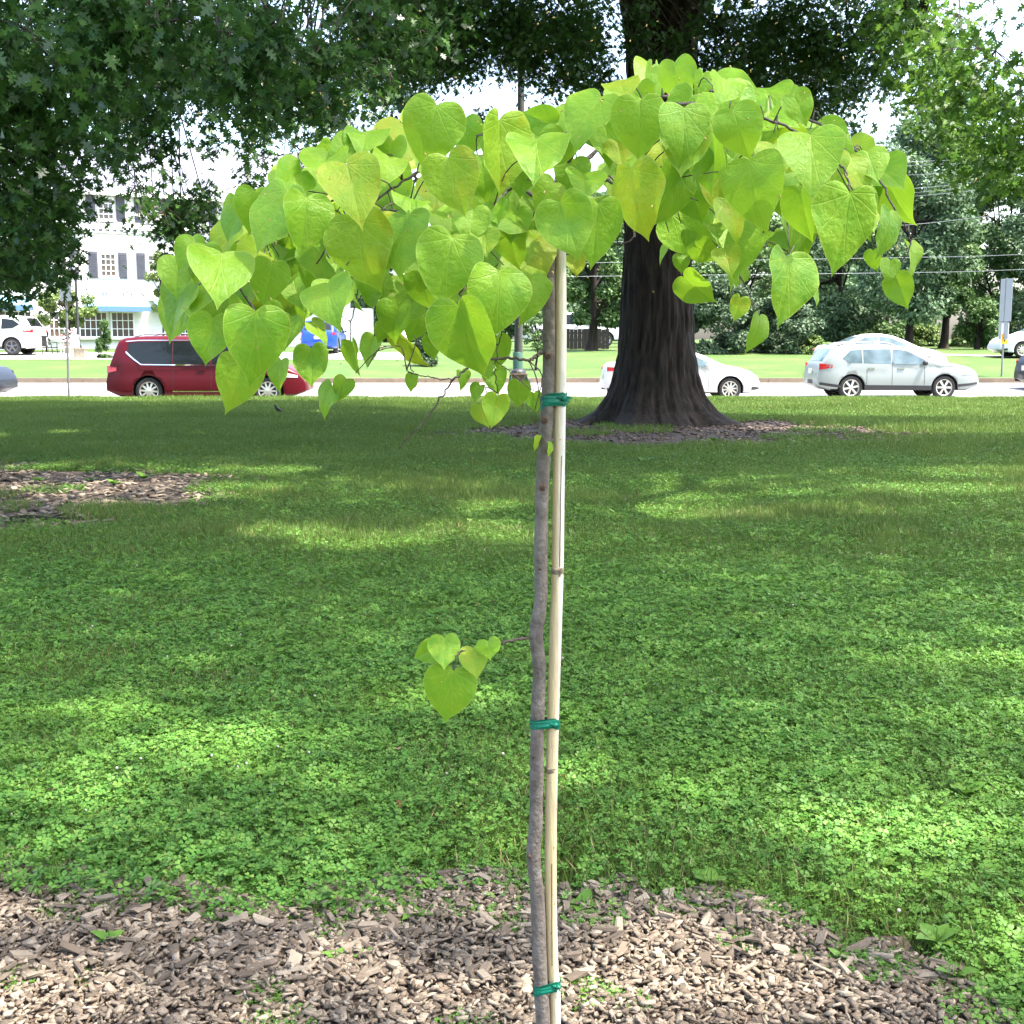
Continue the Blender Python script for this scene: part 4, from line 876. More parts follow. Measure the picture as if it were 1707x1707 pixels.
for i, (nx, ny, tx, ty, w) in enumerate(LV):
    dx, dy = tx - nx, ny - ty; Lo = math.hypot(dx, dy)
    u = max(-1, min(1, (nx - 905) / 660)); bulge = math.sqrt(max(0.05, 1 - u * u))
    if ny > 1000: D = 1.95 + rl.uniform(-.02, .03)
    elif i >= NLIST: D = 2.08 + rl.uniform(-.2, .28)
    elif i >= 134: D = 2.08 + rl.uniform(-.02, .16)
    elif w >= 80: D = SD - 0.36 * bulge + rl.uniform(-.03, .05)
    elif w >= 50: D = SD - 0.20 * bulge + rl.uniform(-.05, .08)
    else: D = SD + 0.08 + rl.uniform(-.06, .16)
    if 700 < ny < 800: D = 2.03
    e = (C_R * dx + C_U * dy) / Lo; side = (C_R * dy - C_U * dx) / Lo
    c = -C_F
    if Lo <= 1.02 * w:
        phi = math.acos(max(0.25, min(1, Lo / (1.05 * w)))); W = w
        dirv = e * math.cos(phi) + c * math.sin(phi); wax = side
    else:
        W = min(Lo / 1.05, w * 2.6); psi = math.acos(max(.2, min(1, w / W))) * rl.choice((-1, 1)); dirv = e; wax = side * math.cos(psi) + c * math.sin(psi)
    if ny > 1000: wax = side; W = max(w, Lo / 1.12)
    Yv = -dirv.normalized(); Xv = wax.normalized(); Zv = Xv.cross(Yv)
    if Zv.dot(c) < 0: Xv = -Xv; Zv = Xv.cross(Yv)
    R3x = Matrix((Xv, Yv, Zv)).transposed()
    jit = Matrix.Identity(3) if ny > 1000 else Euler((rl.gauss(0, .12), rl.gauss(0, .16), rl.gauss(0, .03))).to_matrix()
    s = W / FPX * D * (0.98 if i < 134 else .93)
    P = L_(at(nx, ny, D))
    o = obj('leaf', LEAVES[i % len(LEAVES)], sap)
    o.matrix_local = Matrix.Translation(P) @ (R3x @ jit).to_4x4() @ Matrix.Diagonal((s, s, s, 1))
    # petiole up to the nearest twig
    k = int(np.argmin(((nodes - np.array(P) - np.array([0, 0, .03])) ** 2).sum(1))); B_ = Vector(nodes[k]); gap = (B_ - P).length
    up = (Zv * 0.35 + Yv * 0.6 + Vector((0, 0, .35))).normalized()
    E = P + (B_ - P) * min(1, 0.045 / max(gap, 1e-4)) if gap > 0.075 else B_
    mbp = MB(); mid_ = (P + E) / 2 + up * 0.012
    inv = o.matrix_local.inverted()
    pts = smooth_line([P + Zv * 0.0004, mid_, E], 6)
    mbp.tube([inv @ Vector(q) for q in pts], [0.0009 / s, .0007 / s, .0007 / s, .0007 / s, .0008 / s, .0009 / s, .0011 / s], 6)
    mbp.build('petiole', M_petiole, o, smooth=True)
    if gap > 0.075:
        m1 = (E + B_) / 2 + Vector((rl.gauss(0, .008), rl.gauss(0, .008), 0.015))
        br_mb[owner[k]].tube(smooth_line([B_, m1, E], 6), list(np.linspace(.0012, .0008, 7)), 6)
for b in br_mb: b.build('branch', M_branch, sap, smooth=True)

# ------------------------------------------------------------------ bamboo stake and its green ties
def stake_material():
    m = mat('bamboo', (0.48, 0.36, 0.17), (0.60, 0.50, 0.30), rough=0.45, scale=9, bump=0.25, bscale=160, stretch=(1, 1, .12))
    nt = m.node_tree; N = nt.nodes; L = nt.links; b = N['Principled BSDF']; old = b.inputs['Base Color'].links[0].from_socket
    tc = N.new('ShaderNodeTexCoord'); sx = N.new('ShaderNodeSeparateXYZ'); L.new(tc.outputs['Object'], sx.inputs[0])
    # paler to the right: light from the open side put into the colour; black mildew freckles near the foot and the joints
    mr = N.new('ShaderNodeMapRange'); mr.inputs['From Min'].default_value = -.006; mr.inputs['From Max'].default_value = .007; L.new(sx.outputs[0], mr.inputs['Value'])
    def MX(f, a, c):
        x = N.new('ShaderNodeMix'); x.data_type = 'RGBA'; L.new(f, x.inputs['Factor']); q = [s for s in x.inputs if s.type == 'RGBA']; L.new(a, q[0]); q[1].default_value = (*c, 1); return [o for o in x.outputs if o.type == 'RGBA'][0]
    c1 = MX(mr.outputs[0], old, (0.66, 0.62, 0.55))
    nz = N.new('ShaderNodeTexNoise'); nz.inputs['Scale'].default_value = 240; mp = N.new('ShaderNodeMapping'); mp.inputs['Scale'].default_value = (1, 1, .45); L.new(tc.outputs['Object'], mp.inputs[0]); L.new(mp.outputs[0], nz.inputs['Vector'])
    m2 = N.new('ShaderNodeMapRange'); m2.inputs['From Min'].default_value = .66; m2.inputs['From Max'].default_value = .72; L.new(nz.outputs['Fac'], m2.inputs['Value'])
    zf = N.new('ShaderNodeMapRange'); zf.inputs['From Min'].default_value = .35; zf.inputs['From Max'].default_value = 1.0; zf.inputs['To Min'].default_value = 1.0; zf.inputs['To Max'].default_value = .25; L.new(sx.outputs[2], zf.inputs['Value'])
    mu = N.new('ShaderNodeMath'); mu.operation = 'MULTIPLY'; L.new(m2.outputs[0], mu.inputs[0]); L.new(zf.outputs[0], mu.inputs[1])
    L.new(MX(mu.outputs[0], c1, (0.06, 0.05, 0.04)), b.inputs['Base Color']); return m
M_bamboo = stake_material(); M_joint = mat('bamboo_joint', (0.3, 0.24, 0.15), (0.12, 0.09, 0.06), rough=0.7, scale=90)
M_crack = mat('bamboo_split', (0.05, 0.04, 0.03), rough=0.9)
BD = 2.058
sp_px = [(927, 2300, 10), (925.5, 1707, 10), (921.5, 1620, 10.2), (918.2, 1500, 10.5), (918, 1400, 10.5), (919, 1340, 10.4), (921, 1230, 10.4), (926, 1060, 10.5), (929.5, 950, 10), (931.5, 800, 10), (933, 700, 9.8), (934.5, 560, 10), (934, 420, 9.4), (933, 330, 9)]
st_base = Vector((at(927, 1707, BD).x, BD + .003, 0.0))
stake = thing('bamboo_stake', 'pale bamboo stake standing against the right side of the sapling trunk', 'stake', st_base)
pts = smooth_line([at(x, y, BD) - st_base for x, y, r in sp_px], 90); rads = [interp(i / 90 * (len(sp_px) - 1), range(len(sp_px)), [p[2] for p in sp_px]) / FPX * BD for i in range(91)]
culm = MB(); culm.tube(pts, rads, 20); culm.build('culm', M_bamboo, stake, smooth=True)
for x, y in ((929.4, 951), (918.7, 1282), (933.2, 640)):
    if y == 640: continue
    p = at(x, y, BD) - st_base; jb = MB(); jb.tube([p + Vector((0, 0, -.006)), p + Vector((0, 0, -.003)), p, p + Vector((0, 0, .002)), p + Vector((0, 0, .006))], [.0098, .0112, .0106, .0116, .0100], 20); jb.build('joint', M_joint, stake, smooth=True)
p = at(933, 955, BD - .0105) - st_base; jb = MB(); jb.tube([p, p + Vector((.002, -.003, .004)), p + Vector((.003, -.004, .009))], [.002, .002, .001], 6); jb.tube([p + Vector((0, -.001, -.006)), p + Vector((.001, -.002, .001))], [.0018, .0012], 6); jb.build('bud_scar', M_joint, stake)
cr = MB(); cr.tube(smooth_line([at(936, 760, BD - .0095) - st_base, at(934.5, 850, BD - .0099) - st_base, at(933, 945, BD - .0099) - st_base], 8), .0006, 5); cr.tube(smooth_line([at(920, 1440, BD - .0107) - st_base, at(920, 1520, BD - .0105) - st_base, at(920.5, 1610, BD - .0103) - st_base], 8), .0007, 5); cr.build('split_line', M_crack, stake)['kind'] = 'stuff'
M_tape = mat('green_tape', (0.0, 0.13, 0.075), (0.0, 0.19, 0.11), rough=0.3, scale=60, bump=0.4, bscale=70, trans=0.15, stretch=(.3, .3, 2))
def tie(label, y, h, tilt, tail, knotx):
    """plastic tape wound round trunk and stake, with a knot and a tail"""
    tx = interp(y, [p[1] for p in reversed(trunk_px)], [p[0] for p in reversed(trunk_px)]); bx = interp(y, [p[1] for p in reversed(sp_px)], [p[0] for p in reversed(sp_px)])
    rt = interp(y, [p[1] for p in reversed(trunk_px)], [p[2] for p in reversed(trunk_px)]) / FPX * SD + .0006; rb = 10.4 / FPX * BD + .0006
    a = at(tx, y, SD); b = at(bx, y, BD); root = thing('tape_tie', label, 'tie', (a + b) / 2); o0 = (a + b) / 2
    hh = h / FPX * SD
    for wnd in range(3):
        loop = []
        for k in range(48):
            t = 2 * math.pi * k / 48
            cc, rr = (b, rb) if math.cos(t) > 0 else (a, rt)
            off = .0006 * wnd + .0004 * math.sin(9 * t + wnd)
            pnt = Vector((cc.x + (rr + off) * math.cos(t), cc.y + (rr + off) * math.sin(t), a.z + tilt * math.cos(t) * .006 + (wnd - 1) * hh * .22 * math.cos(t + wnd)))
            loop.append(pnt - o0)
        vs = []; fs = []
        for k, q in enumerate(loop):
            wv = hh * (0.32 + .06 * math.sin(5 * k / 48 * 6.28 + wnd)); vs += [q + Vector((0, 0, -wv)), q + Vector((0, -.0004, -wv * .3)), q + Vector((0, .0003, wv * .3)), q + Vector((0, 0, wv))]
        for k in range(48):
            n2 = (k + 1) % 48
            for j in range(3): fs.append((4 * k + j, 4 * n2 + j, 4 * n2 + j + 1, 4 * k + j + 1))
        MB().add(vs, fs).build('wrap', M_tape, root, smooth=True)
    kp = Vector((b.x + knotx, b.y - rb - .0025, a.z + tilt * .005)) - o0
    kb = MB(); kb.lathe([(0, -.005), (.0035, -.004), (.0045, 0), (.003, .004), (0, .0048)], 10, c=kp, axis='x')
    kb.tube([kp + Vector((-.014, .002, .002)), kp + Vector((-.006, 0, .001)), kp], [.004, .0025, .003], 8); kb.build('knot', M_tape, root, smooth=True)
    tb = MB(); tl = tail; tb.add([kp + Vector((0, 0, .003)), kp + Vector((0, -.001, -.003)), kp + Vector((tl, -.004, -.001)), kp + Vector((tl * .8, -.002, .004))], [(0, 1, 2, 3)]); tb.add([kp + Vector((0, 0, -.002)), kp + Vector((tl * .2, -.002, -.006)), kp + Vector((tl * .75, -.006, -.007)), kp + Vector((tl * .6, -.003, -.002))], [(0, 1, 2, 3)]); tb.build('tail', M_tape, root)
tie('shiny green plastic tie round trunk and stake just below the leafy head', 669, 25, 1, .013, .006)
tie('green plastic tie with twisted knot halfway down the stake', 1207, 20, 0, .008, .004)
tie('lowest green tie round trunk and stake, above the wood chips', 1647, 22, 1, .004, .008)
# ------------------------------------------------------------------ parked cars
M_tyre = mat('tyre_rubber', (0.02, 0.02, 0.02), (0.03, 0.03, 0.03), rough=0.85, scale=20)
M_rim = mat('alloy_rim', (0.62, 0.60, 0.55), rough=0.3, metal=0.8)
M_rimdark = mat('dark_rim', (0.16, 0.16, 0.17), rough=0.35, metal=0.8)
M_glass = mat('tinted_glass', (0.010, 0.013, 0.014), rough=0.05, spec=0.3)
M_glassl = mat('clear_car_glass', (0.11, 0.16, 0.18), (0.05, 0.08, 0.09), rough=0.05, spec=0.5, scale=2.5)
M_chrome = mat('chrome', (0.8, 0.8, 0.8), rough=0.12, metal=1.0)
M_black = mat('black_trim', (0.025, 0.025, 0.027), rough=0.55)
M_redlight = mat('red_lens', (0.45, 0.01, 0.012), rough=0.15, coat=0.6)
M_whitelens = mat('lamp_lens', (0.6, 0.6, 0.58), rough=0.1, coat=0.6)
M_under = mat('underbody', (0.012, 0.012, 0.012), rough=0.9)
def paint(name, c, metal=0.25, rough=0.32): return mat(name, c, rough=rough, metal=metal, coat=0.15 if max(c) > .18 else 0.0, spec=0.4 if max(c) > .18 else .25)
class Car:
    def __init__(self, L, W, top, belt, bot=0.2, tumble=0.2, roof=None):
        self.L, self.W = L, W; self.tx = [p[0] for p in top]; self.tz = [p[1] for p in top]; self.belt = belt; self.bot = bot; self.tumble = tumble
        self.roof = roof or max(self.tz)
    def ztop(self, x): return interp(x, self.tx, self.tz)
    def zbot(self, x):
        e = min(x, self.L - x); return self.bot + max(0, (0.35 - e)) * 0.42
    def plan(self, x):
        e = min(x, self.L - x) / 0.7
        return self.W / 2 * (1 - 0.16 * max(0, 1 - e) ** 2.2 - 0.03 * max(0, 1 - min(x, self.L - x) / 1.6))
    def wid(self, x, z):
        b = self.belt if not callable(self.belt) else self.belt(x)
        w = self.plan(x); zb = self.bot
        if z > b: return w * (1 - self.tumble * ((z - b) / max(self.roof - b, .1)) ** 1.1) * 0.985
        t = (z - zb) / max(b - zb, .1); return w * (0.955 + 0.045 * math.sin(math.pi * min(1, max(0, .18 + .8 * t))) - 0.02 * max(0, t - .8) * 5 * .4)
    def body(self, m, wheels, wr):
        xs = sorted(set([0.0, .02, .05, .09, .14, .2] + list(np.linspace(.28, self.L - .28, 44)) + [self.L - q for q in (.2, .14, .09, .05, .02, 0)] + [x for x in self.tx if .3 < x < self.L - .3]))
        ts = [0, .04, .12, .22, .33, .45, .56, .66, .75, .83, .9, .95, .985]
        V = []; nS = len(ts) + 4
        for x in xs:
            zt, zb = self.ztop(x), self.zbot(x); h = max(zt - zb, .02); sec = [(0, zb)]
            sec.append((self.wid(x, zb) * .86, zb))
            for t in ts[1:]:
                z = zb + h * t; y = self.wid(x, z)
                if t > .93: y *= 1 - (t - .93) * .9
                sec.append((y, z))
            yw = self.wid(x, zt)
            sec += [(yw * .90, zt + .004), (yw * .55, zt + .018), (0, zt + .024)]
            V.append(sec)
        n = len(V[0]); vs = []
        for x, sec in zip(xs, V):
            vs += [(x, y, z) for y, z in sec] + [(x, -y, z) for y, z in sec[-2:0:-1]]
        k = 2 * n - 2; fs = []
        for i in range(len(xs) - 1):
            for j in range(k): fs.append((i * k + j, i * k + (j + 1) % k, (i + 1) * k + (j + 1) % k, (i + 1) * k + j))
        fs.append(tuple(range(k - 1, -1, -1))); o = (len(xs) - 1) * k; fs.append(tuple(range(o, o + k)))
        fs = [f[::-1] for f in fs]
        bo = MB().add(vs, fs).build('body', [m, M_under], smooth=True)
        cut = MB()
        for wx in wheels:
            for s in (-1, 1):
                c0 = (wx, 0, wr * .98); cut.lathe([(0, s * .45), (wr * 1.17, s * .45), (wr * 1.17, s * 1.2), (0, s * 1.2)], 28, c=c0, axis='y')
        co = cut.build('cutter', M_under)
        import bmesh
        bmm = bmesh.new(); bmm.from_mesh(co.data); bmesh.ops.remove_doubles(bmm, verts=bmm.verts, dist=1e-5); bmesh.ops.recalc_face_normals(bmm, faces=bmm.faces); bmm.to_mesh(co.data); bmm.free()
        bmm = bmesh.new(); bmm.from_mesh(bo.data); bmesh.ops.remove_doubles(bmm, verts=bmm.verts, dist=1e-5); bmesh.ops.recalc_face_normals(bmm, faces=bmm.faces); bmm.to_mesh(bo.data); bmm.free()
        md = bo.modifiers.new('arch', 'BOOLEAN'); md.operation = 'DIFFERENCE'; md.object = co; md.solver = 'EXACT'
        dg = bpy.context.evaluated_depsgraph_get(); me = bpy.data.meshes.new_from_object(bo.evaluated_get(dg))
        me.name = 'body'; bo.modifiers.clear(); bo.data = me
        bpy.data.objects.remove(co)
        for p in me.polygons:
            p.use_smooth = True
            c = p.center
            if abs(c.y) < self.W / 2 * .80 and any((c.x - wx) ** 2 + (c.z - wr) ** 2 < (wr * 1.2) ** 2 for wx in wheels) or c.z < self.bot + .03: p.material_index = 1
        return bo
    def side(self, xs, lo, hi, off, n=10, rows=5, sides=(-1, 1)):
        """panel lying on the car's flank between two lines"""
        mb = MB()
        for s in sides:
            vs = []
            X = np.linspace(xs[0], xs[-1], n + 1)
            for x in X:
                a, b = interp(x, xs, lo), interp(x, xs, hi)
                for r in range(rows + 1):
                    z = lerp(a, b, r / rows); vs.append((x, s * (self.wid(x, z) * (1 if z < self.ztop(x) - .04 else .985) + off), z))
            q = rows + 1; fs = [(i * q + j, (i + 1) * q + j, (i + 1) * q + j + 1, i * q + j + 1) for i in range(n) for j in range(rows)]
            if s > 0: fs = [f[::-1] for f in fs]
            mb.add(vs, fs)
        return mb
    def top(self, x0, x1, f0, f1, off, n=8):
        """panel on the hood, screen or rear window"""
        vs = []
        for i in range(n + 1):
            x = lerp(x0, x1, i / n); zt = self.ztop(x); d = (self.ztop(x + .01) - self.ztop(x - .01)) / .02; nl = math.hypot(1, d)
            yw = self.wid(x, zt) * lerp(f0, f1, i / n)
            for y, cz in ((-1, .002), (-.6, .017), (0, .024), (.6, .017), (1, .002)): vs.append((x - d / nl * off, y * yw, zt + cz + off / nl))
        fs = [(i * 5 + j, (i + 1) * 5 + j, (i + 1) * 5 + j + 1, i * 5 + j + 1) for i in range(n) for j in range(4)]
        return MB().add(vs, fs)
WHEELS = {}
def wheel_meshes(r, spokes, rim):
    k = (round(r, 2), spokes, rim.name)
    if k in WHEELS: return WHEELS[k]
    t = MB(); t.lathe([(r * .66, -.10), (r * .8, -.115), (r * .95, -.105), (r, -.07), (r, .07), (r * .95, .105), (r * .8, .115), (r * .66, .10), (r * .66, -.10)], 32, axis='y'); tm = t.mesh('tyre', M_tyre, True)
    b = MB(); b.lathe([(r * .66, -.1), (r * .69, -.108), (r * .64, -.1), (r * .60, -.06), (r * .60, .05)], 32, axis='y')
    b.lathe([(0, -.06), (r * .60, -.05), (r * .6, -.045), (0, -.045)], 24, axis='y', mi=1)
    b.lathe([(0, -.108), (r * .14, -.104), (r * .17, -.07), (r * .17, -.05)], 14, axis='y')
    for q in range(spokes):
        a = 2 * math.pi * (q + .5) / spokes; ca, sa = math.cos(a), math.sin(a); wI, wO = r * .075, r * .06 * (1.6 if spokes <= 6 else 1)
        for rad0, rad1, yy0, yy1 in ((r * .12, r * .62, -.10, -.092),):
            def pt(rad, off, y): return (rad * ca - off * sa, y, rad * sa + off * ca)
            b.add([pt(rad0, -wI, yy0), pt(rad0, wI, yy0), pt(rad1, wO, yy1), pt(rad1, -wO, yy1), pt(rad0, -wI, yy0 + .035), pt(rad0, wI, yy0 + .035), pt(rad1, wO, yy1 + .03), pt(rad1, -wO, yy1 + .03)], [(0, 1, 2, 3), (4, 7, 6, 5), (0, 4, 5, 1), (1, 5, 6, 2), (2, 6, 7, 3), (3, 7, 4, 0)])
    rm = b.mesh('rim', [rim, M_black]); WHEELS[k] = (tm, rm); return WHEELS[k]
def car(name, label, cat, spec, pm, loc, yaw, group='parked cars'):
    c = Car(spec['L'], spec['W'], spec['top'], spec['belt'], spec.get('bot', .2), spec.get('tumble', .2), spec.get('roof'))
    root = thing(name, label, cat, loc, yaw, group)
    body = c.body(pm, spec['wheels'], spec['wr']); body.parent = root
    gm = spec.get('glass', M_glass)
    for sd in ((-1,), (1,)):
      for w in spec['win']: c.side(w[0], w[1], w[2], .006, sides=sd).build('window', gm, root, smooth=True)
      for w in spec.get('chrome', []): c.side(w[0], w[1], w[2], .014, n=16, rows=1, sides=sd).build('trim', M_chrome, root, smooth=True)
      for w in spec.get('dark', []): c.side(w[0], w[1], w[2], .010, n=16, rows=3, sides=sd).build('cladding', M_black, root, smooth=True)
    for x, z0, z1 in spec.get('seams', []): [c.side([x - .006, x + .006], [z0, z0], [z1, z1], .004, n=1, rows=8, sides=sd).build('door_seam', M_black, root) for sd in ((-1,), (1,))]
    for x, z in spec.get('handles', []):
        for s in (-1, 1):
            y = s * (c.wid(x, z) + .018); MB().box((x, y, z), (.2, .03, .03)).build('door_handle', spec.get('hmat', pm), root)
    for x0, x1, f0, f1, nm in spec['glasstop']: c.top(x0, x1, f0, f1, .006).build(nm, gm, root, smooth=True)
    for w in spec['tail']: [c.side(w[0], w[1], w[2], .012, n=8, rows=4, sides=sd).build('taillight', M_redlight, root, smooth=True) for sd in ((-1,), (1,))]
    for w in spec['head']: [c.side(w[0], w[1], w[2], .010, n=8, rows=3, sides=sd).build('headlight', M_whitelens, root, smooth=True) for sd in ((-1,), (1,))]
    tm, rm = wheel_meshes(spec['wr'], spec.get('spokes', 10), spec.get('rim', M_rim))
    for wx in spec['wheels']:
        for s in (-1, 1):
            w = bpy.data.objects.new('wheel', None); COL.objects.link(w); w.parent = root; w.location = (wx, s * (c.plan(wx) * .955 - .10), spec['wr']); w.rotation_euler = (0, random.uniform(0, 1.2), 0 if s < 0 else math.pi)
            obj('tyre', tm, w); obj('rim', rm, w)
    if 'mirror' in spec:
        x, z = spec['mirror']
        for s in (-1, 1):
            m_ = MB(); y = s * (c.wid(x, z) + .09); m_.lathe([(0, -.07), (.05, -.06), (.075, 0), (.06, .06), (0, .075)], 10, c=(x, y, z + .04), axis='x'); m_.box((x + .02, y - s * .07, z), (.05, .12, .03)); m_.build('mirror', spec.get('mmat', pm), root, smooth=True)
    if 'rails' in spec:
        x0, x1 = spec['rails']
        for s in (-1, 1):
            P = [(x, s * c.wid(x, c.ztop(x)) * .84, c.ztop(x) + (.075 if 0 < i < 6 else .02)) for i, x in enumerate(np.linspace(x0, x1, 7))]; MB().tube(P, .022, 6).build('roof_rail', spec.get('railmat', M_black), root, smooth=True)
    if 'plate' in spec:
        z = spec['plate']; MB().box((-.012, 0, z), (.012, .34, .16)).build('number_plate', M_whitelens, root)
    if 'bumper' in spec:
        z0, z1 = spec['bumper']
        for end in (0, 1):
            b = MB(); vs = []
            for i in range(13):
                y = lerp(-1, 1, i / 12); x = .13 * abs(y) ** 2.4 - .012; yy = y * c.plan(.15) * .99
                X = x if end == 0 else c.L - x
                vs += [(X, yy, z0), (X, yy, z1)]
            b.add(vs, [(2 * i, 2 * i + 2, 2 * i + 3, 2 * i + 1) for i in range(12)])
            b.build('bumper', M_black, root, smooth=True)
    return root
VAN = dict(L=5.17, W=2.0, belt=1.02, roof=1.77, tumble=.17, wr=.355, wheels=(1.13, 4.2), spokes=10,
           top=[(0, .62), (.03, .75), (.07, .98), (.14, 1.12), (.24, 1.42), (.36, 1.66), (.5, 1.72), (.9, 1.765), (1.8, 1.775), (2.7, 1.755), (3.2, 1.69), (3.6, 1.5), (4.05, 1.2), (4.35, 1.06), (4.75, .95), (5.0, .82), (5.12, .66), (5.17, .55)],
           win=[([.62, .95, 1.75], [1.3, 1.08, 1.06], [1.6, 1.63, 1.65]), ([1.79, 2.72], [1.06, 1.045], [1.65, 1.645]), ([2.79, 3.1, 3.62], [1.045, 1.04, 1.03], [1.64, 1.60, 1.32])],
           chrome=[([.56, .92, 3.75], [1.34, 1.035, 1.0], [1.40, 1.06, 1.025]), ([.56, .9, 3.1], [1.635, 1.66, 1.67], [1.655, 1.685, 1.695]), ([1.75, 3.6], [.33, .33], [.36, .36])],
           seams=[(1.77, .35, 1.66), (2.755, .3, 1.66), (3.85, .35, 1.0)], handles=[(2.5, .9), (3.0, .89)],
           glasstop=[(.145, .335, .9, .82, 'rear_window'), (3.28, 4.0, .82, .9, 'windscreen')], tail=[([.03, .3], [.82, .88], [1.02, .97])], head=[([4.55, 4.98], [.72, .7], [.86, .76])], mirror=(3.68, 1.03), rails=(.75, 2.6), railmat=M_chrome, plate=.72)
WAGON = dict(L=4.8, W=1.83, belt=.99, roof=1.6, tumble=.2, wr=.345, wheels=(.98, 3.73), spokes=6, bot=.26, glass=M_glassl,
             top=[(0, .6), (.03, .8), (.06, .98), (.14, 1.08), (.3, 1.3), (.45, 1.49), (.58, 1.535), (1.1, 1.575), (1.9, 1.585), (2.5, 1.53), (2.9, 1.4), (3.3, 1.2), (3.55, 1.085), (4.0, 1.03), (4.4, .95), (4.65, .85), (4.76, .7), (4.8, .55)],
             win=[([.72, .95, 1.28], [1.17, 1.06, 1.055], [1.2, 1.42, 1.45]), ([1.32, 2.13], [1.055, 1.035], [1.45, 1.465]), ([2.2, 2.6, 3.22], [1.035, 1.025, 1.01], [1.465, 1.42, 1.1])],
             dark=[([.06, .5, .66], [.42, .36, .34], [.5, .44, .42]), ([1.36, 2.3, 3.34], [.27, .27, .27], [.42, .41, .40]), ([4.1, 4.5, 4.74], [.36, .4, .44], [.44, .47, .5])],
             seams=[(1.42, .45, 1.06), (2.165, .42, 1.48), (3.12, .42, 1.03)], handles=[(1.55, .91), (2.42, .9)], hmat=M_chrome,
             glasstop=[(.15, .42, .86, .8, 'rear_window'), (2.58, 3.45, .84, .92, 'windscreen')], tail=[([.05, .42], [.86, .93], [1.05, 1.0])], head=[([4.25, 4.66], [.72, .72], [.9, .8])], mirror=(3.1, 1.02), mmat=M_black, rails=(.6, 2.3), railmat=mat('grey_rail', (.25, .25, .26), rough=.4), plate=.82, bumper=(.44, .56))
SEDAN = dict(L=4.54, W=1.82, belt=.96, roof=1.48, tumble=.24, wr=.33, wheels=(.98, 3.62), spokes=10, glass=M_glassl,
             top=[(0, .55), (.03, .75), (.08, .95), (.2, 1.06), (.6, 1.1), (.95, 1.2), (1.35, 1.38), (1.75, 1.46), (2.15, 1.475), (2.5, 1.42), (2.9, 1.27), (3.3, 1.08), (3.5, 1.0), (3.9, .93), (4.2, .84), (4.42, .7), (4.5, .55), (4.54, .45)],
             win=[([1.15, 1.5, 1.95], [1.02, .995, .985], [1.2, 1.36, 1.4]), ([2.02, 2.4, 3.02], [.985, .98, .965], [1.4, 1.365, 1.08])],
             dark=[([.05, .4, .6], [.26, .23, .22], [.36, .3, .27]), ([4.25, 4.48], [.3, .32], [.4, .38])], chrome=[([1.1, 1.6, 3.05], [.985, .965, .945], [1.0, .98, .96])],
             seams=[(1.1, .4, .97), (1.985, .3, 1.42), (2.98, .3, .96)], handles=[(1.3, .86), (2.2, .85)],
             glasstop=[(.68, 1.33, .86, .82, 'rear_window'), (2.42, 3.25, .84, .92, 'windscreen')], tail=[([.05, .5], [.84, .87], [.97, .94])], head=[([3.95, 4.42], [.62, .6], [.75, .7])], mirror=(2.95, .97), plate=.7)
SUV = dict(L=4.87, W=1.93, belt=1.1, roof=1.73, tumble=.18, wr=.37, wheels=(.98, 3.78), spokes=5, rim=M_rimdark, bot=.26,
           top=[(0, .66), (.03, .85), (.08, 1.1), (.16, 1.2), (.3, 1.45), (.42, 1.62), (.6, 1.68), (1.4, 1.73), (2.2, 1.72), (2.7, 1.63), (3.1, 1.42), (3.5, 1.2), (3.75, 1.12), (4.2, 1.06), (4.6, .98), (4.8, .8), (4.87, .6)],
           win=[([.62, .9, 1.4], [1.32, 1.17, 1.15], [1.35, 1.55, 1.6]), ([1.45, 2.3], [1.15, 1.13], [1.6, 1.6]), ([2.37, 2.7, 3.35], [1.13, 1.12, 1.11], [1.6, 1.55, 1.25])], dark=[([1.4, 2.4, 3.35], [.27, .27, .27], [.38, .37, .37])],
           seams=[(1.42, .45, 1.12), (2.335, .4, 1.6), (3.25, .45, 1.1)], handles=[(1.6, 1.02), (2.6, 1.0)], glasstop=[(.17, .41, .85, .8, 'rear_window'), (2.75, 3.62, .84, .92, 'windscreen')], tail=[([.05, .45], [.98, 1.0], [1.14, 1.1])], head=[([4.35, 4.75], [.82, .78], [.97, .9])], mirror=(3.2, 1.13), plate=.85)
P_red = paint('paint_dark_red', (0.085, 0.003, 0.008), metal=.1); P_silver = paint('paint_silver', (0.25, 0.28, 0.268), metal=.2); P_white = paint('paint_white', (0.55, 0.55, 0.55), metal=0.0)
P_dark = paint('paint_charcoal', (0.016, 0.02, 0.03), metal=0.0); P_blue = paint('paint_blue', (0.01, 0.05, 0.28), metal=.2)
def put(x_left, x_right, D, L):      # rear end seen at x_left
    X = (x_left - CXY) / FPX * D; return Vector((X, D, zroad(D)))
def car_at(name, label, cat, spec, pm, xr, D, yaw, z=None, W=None):
    """rear near-side corner appears at picture column xr"""
    X = (xr - CXY) / FPX * D; hw = spec['W'] / 2
    off = Vector((0, hw, 0)); off.rotate(Euler((0, 0, yaw)))
    loc = Vector((X, D, 0)) + off; loc.z = zroad(loc.y) if z is None else z
    return car(name, label, cat, spec, pm, loc, yaw)
car_at('minivan', 'dark red minivan with chrome window trim parked behind the left sapling leaves', 'minivan', VAN, P_red, 178, 34.3, math.radians(1.5)).scale = (1.07, 1.05, 1.06)
car_at('station_wagon', 'silver station wagon with roof rails parked at the kerb on the right', 'car', WAGON, P_silver, 1362, 36.0, math.radians(2))
car_at('sedan', 'white sedan parked half hidden behind the massive oak trunk', 'car', SEDAN, P_white, 1009, 35.6, math.radians(2))
car_at('suv', 'charcoal SUV, only its nose showing at the left edge of the road', 'car', SUV, P_dark, -295, 34.6, math.radians(-3))
